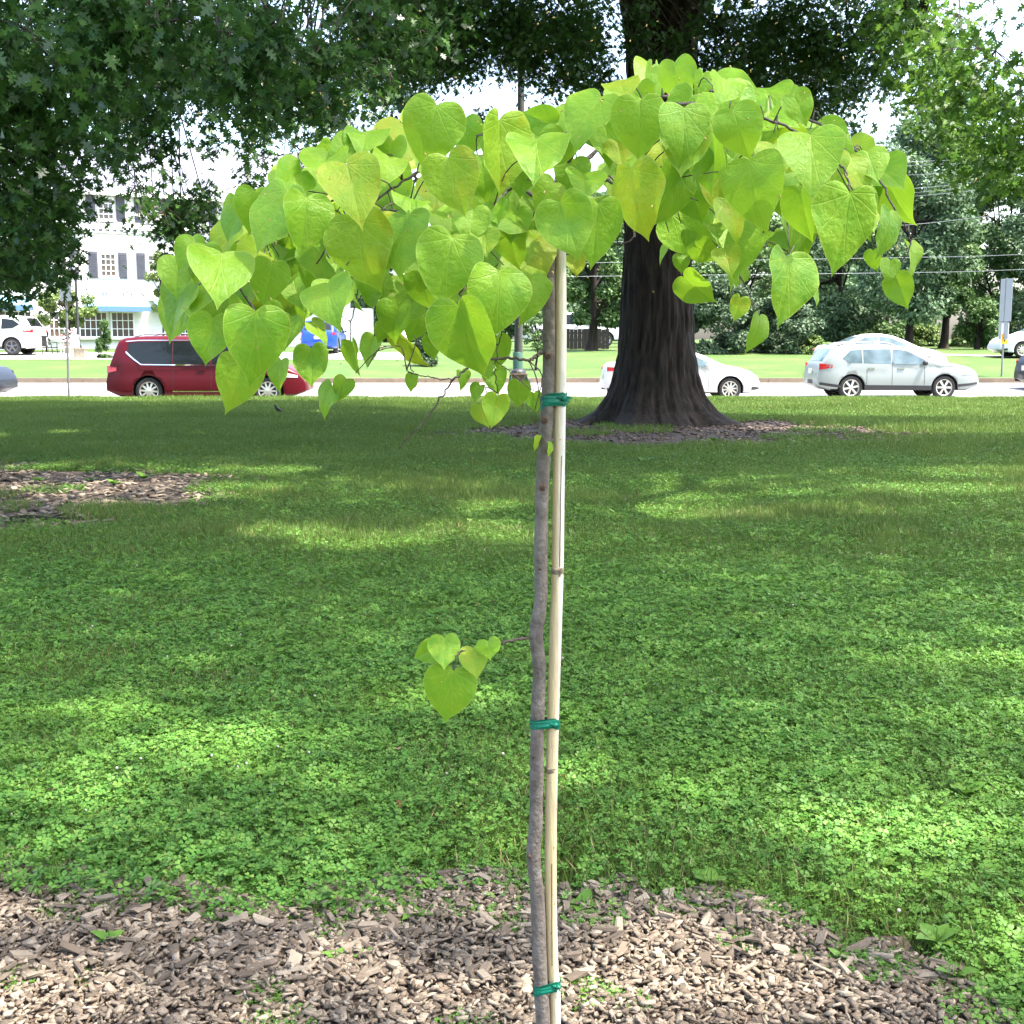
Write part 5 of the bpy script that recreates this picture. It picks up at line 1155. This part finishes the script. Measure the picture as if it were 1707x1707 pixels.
e_ = car('suv', 'white SUV with dark wheels parked before the shop at the far left', 'car', SUV, P_white, (0, 0, 0), math.pi)
e_.location = Vector(((74 - CXY) / FPX * 55.5, 55.5 + .2, zfar(55.5) + .03))
e_ = car('suv', 'bright blue car by the building entrance, seen between hanging sapling leaves', 'car', SUV, P_blue, (0, 0, 0), math.radians(90)); e_.scale = (.88, .88, .88); e_.location = Vector(((535 - CXY) / FPX * 56.5, 56.0, zfar(56) + .03))
e_ = car('hatchback', 'white car with dark wheels half cut off by the right edge', 'car', SEDAN, P_white, (0, 0, 0), math.pi); e_.location = Vector(((1664 - CXY) / FPX * 53 + 4.54, 54.0, zfar(54)))
e_ = car('sedan', 'white sedan roof showing above the tail of the silver wagon', 'car', SEDAN, P_white, (0, 0, 0), math.radians(0)); e_.location = Vector(((1362 - CXY) / FPX * 44.6, 45.0, zfar(45.0) - .02))
e_ = car('sedan', 'dark car bumper just entering at the right edge of the road', 'car', SEDAN, P_dark, (0, 0, 0), math.radians(2)); e_.location = Vector(((1728 - CXY) / FPX * 39.0, 40.2, zroad(40.2)))
# pickup behind the fence, left of the oak
PICK = dict(L=5.6, W=2.0, belt=1.15, roof=1.85, tumble=.18, wr=.4, wheels=(1.1, 4.5), spokes=6, bot=.35,
            top=[(0, .8), (.03, 1.15), (.1, 1.22), (1.9, 1.24), (2.0, 1.7), (2.2, 1.84), (3.2, 1.85), (3.6, 1.7), (4.1, 1.3), (4.3, 1.24), (5.2, 1.18), (5.5, 1.0), (5.6, .7)],
            win=[([2.1, 2.8], [1.22, 1.21], [1.72, 1.74]), ([2.87, 3.3, 3.95], [1.21, 1.2, 1.19], [1.74, 1.7, 1.32])], glasstop=[(3.3, 4.05, .82, .9, 'windscreen')], tail=[([.03, .15], [.95, .95], [1.18, 1.18])], head=[([5.2, 5.5], [.9, .9], [1.08, 1.0])], mirror=(3.7, 1.2), seams=[(2.83, .5, 1.75)], handles=[(2.95, 1.08)])
e_ = car('pickup_truck', 'white pickup parked under trees left of the oak trunk', 'truck', PICK, P_white, (0, 0, 0), 0); e_.location = Vector(((870 - CXY) / FPX * 68, 68.0, zfar(68)))
# ------------------------------------------------------------------ the white shop building
M_wall = mat('white_clapboard', (0.72, 0.71, 0.69), (0.66, 0.65, 0.64), rough=0.7, scale=1.5, stretch=(.3, .3, 8), bump=0.3, bscale=1.2)
M_whitetrim = mat('white_trim', (0.76, 0.76, 0.76), rough=0.6)
M_slate = mat('slate_roof', (0.12, 0.13, 0.165), (0.16, 0.17, 0.21), rough=0.8, scale=3, stretch=(1, 1, 5))
M_shut = mat('grey_shutter', (0.06, 0.062, 0.08), (0.08, 0.082, 0.10), rough=0.6, scale=5)
M_pane = mat('window_pane', (0.03, 0.04, 0.05), (0.08, 0.055, 0.04), rough=0.06, spec=0.7, scale=0.9)
M_awn = mat('awning_blue', (0.17, 0.36, 0.47), (0.15, 0.32, 0.43), rough=0.8, scale=2)
M_awn2 = mat('awning_valance', (0.07, 0.15, 0.34), rough=0.8)
M_letter = mat('sign_letters', (0.07, 0.07, 0.08), rough=0.5)
FAC = math.radians(30); F0 = Vector(((200 - CXY) / FPX * 64, 64, 0)); FD = Vector((math.cos(FAC), math.sin(FAC), 0))
def s_of(x):
    k = (x - CXY) / FPX; return (k * F0.y - F0.x) / (FD.x - k * FD.y)
def z_of(x, y):
    s = s_of(x); D = F0.y + FD.y * s; return at(x, y, D).z - bz
bz = zfar(62) - .05
bld = thing('shop_building', 'white three-storey clapboard shop building with blue awnings and grey shutters', 'building', (F0.x, F0.y, bz), FAC)
zE = z_of(164, 317); zC = z_of(160, 376)
x0, x1 = -16.0, 13.0
MB().box(((x0 + x1) / 2, 6, zE / 2), (x1 - x0, 12, zE)).build('wall', M_wall, bld)
rf = MB(); rz = zE + 3.2
rf.add([(x0 - .4, -.45, zE), (x1 + .4, -.45, zE), (x1 - 1, 4.5, rz), (x0 + 1, 4.5, rz), (x0 - .4, 12.4, zE), (x1 + .4, 12.4, zE), (x1 - 1, 7.5, rz), (x0 + 1, 7.5, rz)], [(0, 1, 2, 3), (4, 7, 6, 5), (0, 3, 7, 4), (1, 5, 6, 2), (3, 2, 6, 7), (0, 4, 5, 1)])
roof = rf.build('roof', M_slate, bld)
MB().box(((x0 + x1) / 2, -.25, zE - .12), (x1 - x0 + .6, .5, .2)).build('eave', M_whitetrim, roof)
cb = MB(); cb.box(((x0 + x1) / 2, -.10, zC), (x1 - x0, .2, .28)); cb.box(((x0 + x1) / 2, -.05, zC - .3), (x1 - x0, .1, .1))
for i in range(int((x1 - x0) / .35)): cb.box((x0 + .2 + i * .35, -.12, zC - .2), (.16, .12, .12))
cb.build('cornice', M_whitetrim, bld)
def sash(name, s, z0, z1, w, cols, rows, shut=True, depth=.05):
    g = MB().box((s, -.02, (z0 + z1) / 2), (w, .06, z1 - z0)).build(name, M_pane, bld)
    f = MB(); t = .035
    for i in range(cols + 1): f.box((s - w / 2 + w * i / cols, -.06, (z0 + z1) / 2), (t if 0 < i < cols else .08, .05, z1 - z0 + .06))
    for j in range(rows + 1): f.box((s, -.063, lerp(z0, z1, j / rows)), (w + .08, .05, t if 0 < j < rows else .08))
    f.build('muntins', M_whitetrim, g)
    MB().box((s, -.12, z0 - .08), (w + .25, .22, .07)).build('sill', M_whitetrim, g)
    if shut:
        for q in (-1, 1):
            b = MB(); sx = s + q * (w / 2 + .36); b.box((sx, -.045, (z0 + z1) / 2), (.44, .06, z1 - z0 + .2))
            for j in range(14): b.box((sx, -.085, lerp(z0 - .02, z1 + .02, (j + .5) / 14)), (.34, .03, .045))
            b.build('shutter', M_shut, bld)
sp = s_of(250) - s_of(172)
for k in range(-3, 4):
    s = s_of(192) + k * sp
    if x0 + 1 < s < x1 - 1:
        sash('window', s, z_of(192, 461), z_of(192, 423), .75, 3, 4)
        sash('window', s, z_of(192, 366), z_of(192, 330), .75, 3, 4)
for a, b, c, r in ((8, 62, 5, 2), (90, 131, 5, 3), (140, 186, 5, 3), (193, 230, 4, 3), (281, 322, 5, 3), (345, 385, 5, 3), (400, 440, 5, 3)):
    sa, sb = s_of(a), s_of(b); sash('shop_window', (sa + sb) / 2, z_of(160, 562), z_of(160, 520), sb - sa, c, r, False)
MB().box(((s_of(66) + s_of(86)) / 2, -.04, 1.05), (s_of(86) - s_of(66), .08, 2.1)).build('door', M_whitetrim, bld)
for a, b in ((-60, 60), (150, 252), (262, 345)):
    sa, sb = s_of(a), s_of(b); z0, z1, z2 = z_of(200, 511), z_of(200, 500), z_of(200, 519)
    aw = MB().add([(sa, -.02, z1 + .12), (sb, -.02, z1 + .12), (sb, -.95, z0), (sa, -.95, z0), (sa, -.02, z1 + .09), (sb, -.02, z1 + .09), (sb, -.95, z0 - .03), (sa, -.95, z0 - .03)], [(0, 3, 2, 1), (4, 5, 6, 7), (0, 1, 5, 4), (2, 3, 7, 6), (0, 4, 7, 3), (1, 2, 6, 5)]).build('awning', M_awn, bld)
    v = MB(); v.box(((sa + sb) / 2, -.965, (z0 + z2) / 2 - .02), (sb - sa, .02, z0 - z2)); v.build('valance', M_awn2, aw)
MB().box(((s_of(150) + s_of(345)) / 2, -.07, z_of(200, 491)), (s_of(345) - s_of(150), .1, .55)).build('sign_board', M_whitetrim, bld)
def text(s, size, parent, loc, rot, m, name='lettering', ext=.012):
    cu = bpy.data.curves.new('t', 'FONT'); cu.body = s; cu.size = size; cu.extrude = ext; cu.align_x = 'CENTER'; cu.align_y = 'CENTER'; cu.space_character = 1.15
    t = bpy.data.objects.new('t', cu); COL.objects.link(t); dg = bpy.context.evaluated_depsgraph_get(); me = bpy.data.meshes.new_from_object(t.evaluated_get(dg)); bpy.data.objects.remove(t)
    me.materials.clear(); me.materials.append(m); return obj(name, me, parent, loc, rot)
tx = text('CRAFTED AT BOON', .40, bld, ((s_of(172) + s_of(250)) / 2, -.13, z_of(210, 491)), (math.pi / 2, 0, 0), M_letter); 
wd = tx.dimensions.x if tx.dimensions.x > 0 else 3.6
tx.scale = ((s_of(248) - s_of(173)) / max(max(v.co.x for v in tx.data.vertices) - min(v.co.x for v in tx.data.vertices), .1), 1, 1)
# gable above the right-hand bay, entrance column
g = MB(); sg = s_of(395); g.add([(sg - 1.3, -.3, zE - .05), (sg + 1.3, -.3, zE - .05), (sg, -.3, zE + .9), (sg - 1.3, 3, zE - .05), (sg + 1.3, 3, zE - .05), (sg, 3, zE + .9)], [(0, 1, 2), (0, 2, 5, 3), (1, 4, 5, 2), (3, 5, 4)]); g.build('gable', M_wall, bld)
sc = s_of(577)
porch = MB(); porch.box((sc + 1.0, -1.5, 5.6), (6.5, 3.0, .5)); porch.build('porch_roof', M_whitetrim, bld)
for q in (-1.2, 2.4):
    col = MB(); col.lathe([(.62, 0), (.62, .18), (.52, .25), (.46, .4), (.44, 2), (.40, 4.8), (.48, 5.0), (.55, 5.35)], 24, c=(sc + q, -2.4, 0)); col.build('column', M_whitetrim, bld, smooth=True)
MB().box((sc + 1.0, -.05, 1.15), (1.5, .1, 2.3)).build('entrance_door', M_whitetrim, bld)
MB().box((sc + 1.0, -1.4, .08), (6.5, 3.2, .16)).build('porch_floor', M_path, bld)

# ------------------------------------------------------------------ street furniture
M_steel = mat('galvanised_steel', (0.16, 0.165, 0.165), (0.22, 0.22, 0.21), rough=0.5, metal=0.3, scale=6)
M_pole = mat('weathered_pole', (0.04, 0.044, 0.04), (0.065, 0.068, 0.06), rough=0.85, scale=6, stretch=(1, 1, .2), bump=.4, bscale=30)
M_green = mat('green_enamel', (0.02, 0.075, 0.05), (0.016, 0.06, 0.04), rough=0.5, scale=6)
M_tan = mat('tan_panel', (0.2, 0.14, 0.10), (0.17, 0.12, 0.085), rough=0.7, scale=5)
M_wire = mat('aluminium_wire', (0.22, 0.24, 0.25), rough=0.5)
M_signback = mat('sign_back', (0.28, 0.30, 0.32), rough=0.45, metal=.2); M_white = mat('sign_white', (0.75, 0.75, 0.73), rough=0.5); M_yellow = mat('sign_yellow', (0.75, 0.42, 0.01), rough=0.5)
M_iron = mat('black_iron', (0.015, 0.015, 0.016), rough=0.5)
b0 = ground(863, 658); b0.y = 33.2; b0.x = (863 - CXY) / FPX * 33.2
up = thing('utility_pole', 'tall dark utility pole rising behind the sapling into the oak leaves', 'pole', b0)
t = at(871, -60, 33.2) - b0
MB().tube(smooth_line([(0, 0, -.2), (t.x * .3, 0, 3), (t.x, 0, t.z), (t.x * 1.1, 0, t.z + 1.6)], 16), list(np.linspace(.125, .07, 17)), 14).build('shaft', M_pole, up, smooth=True)
MB().lathe([(.128, 0), (.132, 1.25), (.118, 1.27)], 16, c=(0.0, 0, 0)).build('sleeve', M_green, up, smooth=True)
MB().box((t.x * 1.1, 0, t.z + 1.2), (2.2, .1, .1)).build('crossarm', M_pole, up)
bx = thing('litter_bin', 'green framed litter bin with tan panels on the lawn edge by the pole', 'bin', ((864 - CXY) / FPX * 32.6, 32.6, 0))
MB().box((0, 0, .42), (.34, .34, .5)).build('panel', M_tan, bx)
fr = MB()
for sx_ in (-1, 1):
    for sy in (-1, 1): fr.tube([(sx_ * .26, sy * .22, 0), (sx_ * .2, sy * .19, .72)], [.035, .03], 8)
fr.box((0, 0, .14), (.44, .44, .04)); fr.build('frame', M_green, bx)
fr = MB(); fr.box((0, 0, .70), (.46, .46, .04)); fr.build('rim', M_tan, bx)
lid = MB(); lid.lathe([(.2, .72), (.19, .78), (.12, .83), (.0, .85)], 14); lid.build('lid', M_iron, bx, smooth=True)
MB().box((.27, 0, .42), (.1, .3, .3)).build('side_box', M_steel, bx)
def post(name, label, x, yb, D, ytop, xt, r, m, zb):
    b = Vector(((x - CXY) / FPX * D, D, zb)); e = thing(name, label, 'sign', b); tt = at(xt, ytop, D) - b
    MB().tube([(0, 0, -.1), (tt.x * .5, 0, tt.z * .5), (tt.x, 0, tt.z)], r, 8).build('post', m, e); return e, tt
e, tt = post('sign_post', 'thin grey sign post on the lawn edge left of the red minivan', 117, 665, 33.0, 478, 110, .032, M_steel, 0)
MB().box((tt.x, -.04, tt.z - .15), (.30, .006, .45)).build('plate', M_signback, e)
e, tt = post('street_sign', 'grey-backed street sign with a yellow tab on the far verge, right edge', 1665, 632, 44.2, 463, 1678, .035, M_steel, zfar(44.2))
r30 = Euler((0, 0, math.radians(-72))).to_matrix()
MB().box((tt.x + .0, -.05, tt.z - .78), (.62, .01, 1.5), r30).build('plate', M_signback, e)
MB().box((tt.x - .03, -.05, tt.z - 1.86), (.5, .01, .62), r30).build('lower_plate', M_signback, e)
MB().box((tt.x + .02, -.07, tt.z - 1.95), (.26, .01, .72)).build('white_plate', M_white, e); MB().box((tt.x + .02, -.078, tt.z - 2.14), (.22, .01, .34)).build('yellow_tab', M_yellow, e)
b = MB(); b.box((tt.x + .02, -.085, tt.z - 2.16), (.05, .006, .14)); b.box((tt.x + .02, -.085, tt.z - 2.1), (.12, .006, .03)); b.build('mark', M_iron, e)
lp = thing('lamp_post', 'slim black lamp post standing before the shop windows', 'lamp post', ((138 - CXY) / FPX * 57.5, 57.5, zfar(57.5)))
MB().lathe([(.14, 0), (.13, .3), (.07, .4), (.055, 3.4), (.04, 3.7), (.1, 3.75), (.12, 3.8)], 12).build('shaft', M_iron, lp, smooth=True)
MB().lathe([(.1, 3.8), (.19, 4.2), (.2, 4.25)], 8).build('lantern', M_whitelens, lp); MB().lathe([(.23, 4.25), (.1, 4.42), (.02, 4.5), (.0, 4.6)], 8).build('cap', M_iron, lp)
# power lines along the street
wires = [(272, 262, 300, 'topmost pale power line crossing the trees on the right'), (278, 268, 306, 'second power line from the top, crossing the trees on the right'), (294, 281, 322, 'third power line from the top, crossing the trees on the right'), (318, 297, 352, 'upper strand of the three close power lines'), (325, 304, 358, 'middle strand of the three close power lines'),
         (331, 311, 366, 'lowest strand of the three close power lines'), (378, 356, 412, 'single power line below the three close strands'), (430, 424, 440, 'faint line above the two lowest cables on the right'), (455, 449, 462, 'dark lowest cable crossing the trees on the right')]
for ya, yb, yc, l in wires:
    A_, B_, C_ = at(870, yc, 47.5), at(1470, ya, 46), at(1707, yb, 43.5); D_ = at(2300, yb - 30, 38)
    w = MB(); w.tube(smooth_line([A_ - B_, Vector((0, 0, 0)), C_ - B_, D_ - B_], 24), .008, 5); o = w.build('power_line', M_wire, loc=B_); tag(o, l, 'cable', 'overhead power lines')
# red flag far behind the leaves
fp = thing('flagpole', 'flagpole with a limp red flag behind the oak leaves, upper left of centre', 'flagpole', ((537 - CXY) / FPX * 57, 57, zfar(57)))
H = at(537, 105, 57).z - zfar(57); MB().tube([(0, 0, 0), (0, 0, H)], [.06, .03], 8).build('pole', M_white, fp)
M_red = mat('flag_red', (0.62, 0.02, 0.03), rough=0.8, trans=.3)
vs = []; fs = []
for j in range(15):
    for i in range(6): vs.append((-.04 - .055 * i - .02 * math.sin(j * .6 + i), .08 * math.sin(i * 1.9 + j * .25), H - .1 - j * .16 - i * .06))
fs = [(j * 6 + i, j * 6 + i + 1, (j + 1) * 6 + i + 1, (j + 1) * 6 + i) for j in range(14) for i in range(5)]
MB().add(vs, fs).build('flag', M_red, fp, smooth=True); MB().lathe([(0, -.08), (.08, 0), (0, .08)], 8, c=(0, 0, H + .05)).build('finial', M_chrome, fp)
# dark board fence before the pickup
fe = thing('board_fence', 'low dark board fence in front of the white pickup', 'fence', ((900 - CXY) / FPX * 63, 63, zfar(63)))
M_fence = mat('fence_dark', (0.014, 0.014, 0.013), (0.022, 0.02, 0.018), rough=0.85, scale=8)
bm_ = MB().box((0, 0, .5), (.19, .03, 1.0)).mesh('board', M_fence)
for i in range(18): obj('board', bm_, fe, (i * .2, random.uniform(-.008, .008), random.uniform(-.02, .02)))
for i in range(4): MB().box((i * 1.13, .06, .5), (.09, .09, 1.05)).build('post', M_fence, fe)
MB().box((1.7, .035, .8), (3.5, .03, .08)).build('rail', M_fence, fe)
# planter and seats before the shop
M_stone = mat('planter_stone', (0.32, 0.27, 0.2), (0.24, 0.2, 0.15), rough=0.9, scale=8, bump=.5, bscale=20)
pl = thing('stone_planter', 'square stone block planter at the foot of the black lamp post', 'planter', ((140 - CXY) / FPX * 53, 53, zfar(53)))
MB().box((0, 0, .2), (.45, .4, .4)).build('block', M_stone, pl); MB().box((0, 0, .42), (.5, .45, .05)).build('rim', M_stone, pl)
def chair(label, x, D, rz, m):
    c = thing('patio_chair', label, 'chair', ((x - CXY) / FPX * D, D, zfar(D) + .02), rz, 'patio chairs before the shop')
    MB().box((0, 0, .44), (.48, .46, .04)).build('seat', m, c)
    b = MB()
    for i in range(5): b.box((-.18 + .09 * i, .24, .70), (.05, .025, .42))
    b.box((0, .245, .92), (.5, .035, .06)); b.build('backrest', m, c)
    for sx_ in (-1, 1):
        for sy in (-1, 1): MB().tube([(sx_ * .22, sy * .2, .44), (sx_ * .25, sy * .24, 0)], .02, 6).build('leg', m, c)
    for sx_ in (-1, 1): MB().tube([(sx_ * .25, .22, .66), (sx_ * .26, -.18, .66), (sx_ * .25, -.2, .44)], .018, 6).build('armrest', m, c)
chair('black patio chair before the shop, nearest the white SUV', 90, 53.2, 2.4, M_iron); chair('white patio chair before the shop, left of the stone planter', 126, 53.8, -2.2, M_white)
tb = thing('patio_table', 'small white round table between the two patio chairs', 'table', ((108 - CXY) / FPX * 53.4, 53.4, zfar(53.4) + .02))
MB().lathe([(0, .70), (.4, .70), (.4, .73), (0, .73)], 18).build('top', M_white, tb); MB().tube([(0, 0, 0), (0, 0, .7)], .03, 8).build('stem', M_white, tb); MB().lathe([(.25, 0), (.2, .03), (.03, .06)], 14).build('foot', M_white, tb)
fpot = thing('flower_pot', 'grey tub of pink flowers standing under the shop window', 'flower pot', ((122 - CXY) / FPX * 57.2, 57.2, zfar(57.2)))
MB().lathe([(.2, 0), (.28, .45), (.3, .47), (.26, .45)], 14).build('pot', M_stone, fpot, smooth=True)
rngp = np.random.default_rng(3); P_ = unit(rngp.normal(0, 1, (260, 3))) * rngp.uniform(.2, .42, (260, 1)) + np.array([0, 0, .75])
M_pink = mat('pink_petals', (0.7, 0.25, 0.35), (0.8, 0.6, 0.65), rough=.7, rnd='island', scale=0)
obj('blooms', np_mesh('blooms', scatter(BGLEAF, P_[:130], *leaf_axes(130, rngp), rngp.uniform(.08, .14, 130)), 0, BGLEAF_F, M_pink), fpot); obj('leaves', np_mesh('leaves', scatter(BGLEAF, P_[130:], *leaf_axes(130, rngp), rngp.uniform(.1, .2, 130)), 0, BGLEAF_F, M_ever), fpot)

# ------------------------------------------------------------------ a blackbird on the lawn, a fallen stick, weeds
M_bird = mat('bird_feathers', (0.022, 0.018, 0.016), (0.04, 0.034, 0.03), rough=0.7, scale=20)
bp = ground(466, 692)
bird = thing('bird', 'small dark bird standing upright on the shaded lawn below the red minivan', 'bird', bp, math.radians(200))
P = smooth_line([(-.155, 0, .045), (-.10, 0, .06), (-.055, 0, .075), (0, 0, .10), (.045, 0, .135), (.07, 0, .17), (.082, 0, .198), (.098, 0, .208), (.113, 0, .206)], 24)
rr = [interp(i / 24 * 8, range(9), [.010, .014, .030, .046, .043, .027, .021, .020, .006]) for i in range(25)]
MB().tube(P, rr, 12).build('body', M_bird, bird, smooth=True)
MB().tube([(.108, 0, .205), (.135, 0, .201)], [.006, .001], 6).build('beak', mat('beak', (.35, .2, .03), rough=.5), bird)
for s in (-1, 1):
    MB().tube(smooth_line([(.0, s * .018, .07), (-.005, s * .02, .04), (.005, s * .02, .0)], 5), .003, 5).build('leg', mat('bird_leg', (.1, .06, .03), rough=.6), bird)
    w = MB(); w.tube(smooth_line([(.045, s * .036, .135), (0, s * .046, .105), (-.06, s * .03, .075), (-.105, s * .01, .06)], 8), [.012, .02, .026, .027, .024, .018, .012, .008, .003], 8); w.build('wing', M_bird, bird, smooth=True)
g0 = ground(65, 872); st = thing('fallen_stick', 'dark fallen stick lying on the sunlit mulch at the left edge', 'stick', (g0.x, g0.y, .04))
MB().tube(smooth_line([(-.25, -.02, 0), (-.08, .02, .01), (.1, 0, .0), (.28, -.03, .01)], 10), [.022, .024, .023, .021, .02, .02, .018, .017, .015, .012, .008], 8).build('stem', M_bark, st, smooth=True); MB().tube([(.1, 0, 0), (.16, .06, .02), (.2, .12, .03)], [.012, .008, .004], 6).build('side_twig', M_bark, st)
M_weed = mat('weed_leaf', (0.09, 0.2, 0.03), (0.16, 0.29, 0.045), rough=0.5, scale=0, trans=.35, rnd='both', spec=.3)
BROAD = []; 
for i in range(7):
    t = i / 6; w = .34 * math.sin(math.pi * min(1, .08 + .92 * t ** .8)) + .015; z = .28 * t - .35 * t * t
    BROAD += [(-w, t, z + .05 * w), (0, t, z - .04), (w, t, z + .05 * w)]
BROAD_F = [(3 * i + j, 3 * i + j + 1, 3 * i + 4 + j, 3 * i + 3 + j) for i in range(6) for j in range(2)]
weed_me = []
for v in range(4):
    rw = np.random.default_rng(70 + v); n = 7; a = np.linspace(0, 6.283, n, endpoint=False) + rw.uniform(-.3, .3, n)
    Yd = np.stack([np.cos(a), np.sin(a), rw.uniform(.15, .75, n)], 1); X_, Y_, Z_ = frames(Yd, np.tile([0, 0, 1.0], (n, 1)))
    weed_me.append(np_mesh('leaves', scatter(BROAD, np.zeros((n, 3)) + np.array([0, 0, .012]), X_, Y_, Z_, rw.uniform(.6, 1.1, n)), 0, BROAD_F, M_weed, True))
def weed(name, label, px, py, size, v):
    g = ground(px, py); e = thing(name, label, 'weed', (g.x, g.y, 0.035), random.uniform(0, 6)); o = obj('leaves', weed_me[v % 4], e); o.scale = (size * .72,) * 3
    mb = MB().tube([(0, 0, -.02), (0, 0, .04 * size / .1)], [.003, .0015], 5); mb.build('stem', M_weed, e); return e
for i, (x, y, s, l) in enumerate([(245, 1432, .10, 'broad-leaved weed at the grass edge above the left wood chips'), (1185, 1492, .11, 'large broad-leaved weed at the grass edge right of the stake'), (1560, 1590, .10, 'dark broad leaf weed beside the chips at the lower right'), (183, 1588, .07, 'small upright weed sprouting from the wood chips at lower left'),
        (725, 1500, .09, 'leafy weed clump at the chip edge left of the trunk foot'), (970, 1530, .08, 'bright weed growing in the chips right of the stake'), (560, 1620, .06, 'pale seedling in the middle of the left wood chips'), (1400, 1618, .05, 'single yellowish seedling in the right wood chips'), (400, 1362, .10, 'light green broad-leaved weed in the clover left of the trunk'),
        (535, 1385, .10, 'broad weed in the clover directly above the chip edge, left'), (1240, 1225, .11, 'broad-leaved weed in the clover right of the middle tie'), (1610, 1340, .12, 'wide weed beside the bright sun fleck at the right'), (1130, 1250, .10, 'weed rosette in the clover just right of the stake'),
        (1670, 1115, .14, 'pale sunlit weed in the grass near the right edge'), (610, 1620, .05, 'tiny weed next to the pale seedling in the chips'), (1590, 1650, .09, 'round-leaved weed at the lower right corner of the chips'), (690, 1545, .09, 'ragged weed sprawling over the chip edge left of centre'),
        (65, 808, .17, 'sunlit leafy seedling on the left mulch, nearest the left edge'), (240, 803, .2, 'tallest sunlit seedling on the left mulch'), (190, 812, .15, 'low seedling on the left mulch beside the tallest one'), (150, 806, .14, 'middle seedling of the row on the left mulch'), (415, 822, .15, 'lone bright seedling right of the left mulch'),
        (1190, 740, .2, 'bright seedling in the litter in front of the oak roots'), (1075, 775, .2, 'seedling in the grass below the oak litter'), (555, 825, .14, 'small bright weed in the shaded grass right of the lone seedling')]):
    weed('seedling' if i > 16 else 'broadleaf_weed', l, x, y, s, i)
# fallen leaves on the clover
M_dead = mat('dead_leaf', (0.22, 0.1, 0.04), (0.42, 0.27, 0.15), rough=.8, rnd='both', scale=0)
for i, (x, y, l) in enumerate([(812, 1020, 'curled brown dead leaf on the grass left of the trunk'), (100, 1335, 'orange dead leaf on the clover at the left'), (652, 1280, 'reddish fallen leaf in the clover left of the middle tie'), (1050, 1078, 'small brown leaf on the grass right of the stake'), (300, 1118, 'pale fallen leaf in the grass at middle left'), (655, 1360, 'tan fallen leaf in the clover above the chip edge')]):
    g = ground(x, y); rw = np.random.default_rng(i); n = 1 if i else 3; X_, Y_, Z_ = leaf_axes(n, rw, .1, .4)
    me = np_mesh('blade', scatter(OAKLEAF, np.zeros((n, 3)) + rw.normal(0, .015, (n, 3)), X_, Y_, Z_, np.full(n, .06)), 0, OAKLEAF_F, M_dead); o = obj('fallen_leaf', me, None, (g.x, g.y, .07)); tag(o, l, 'leaf')
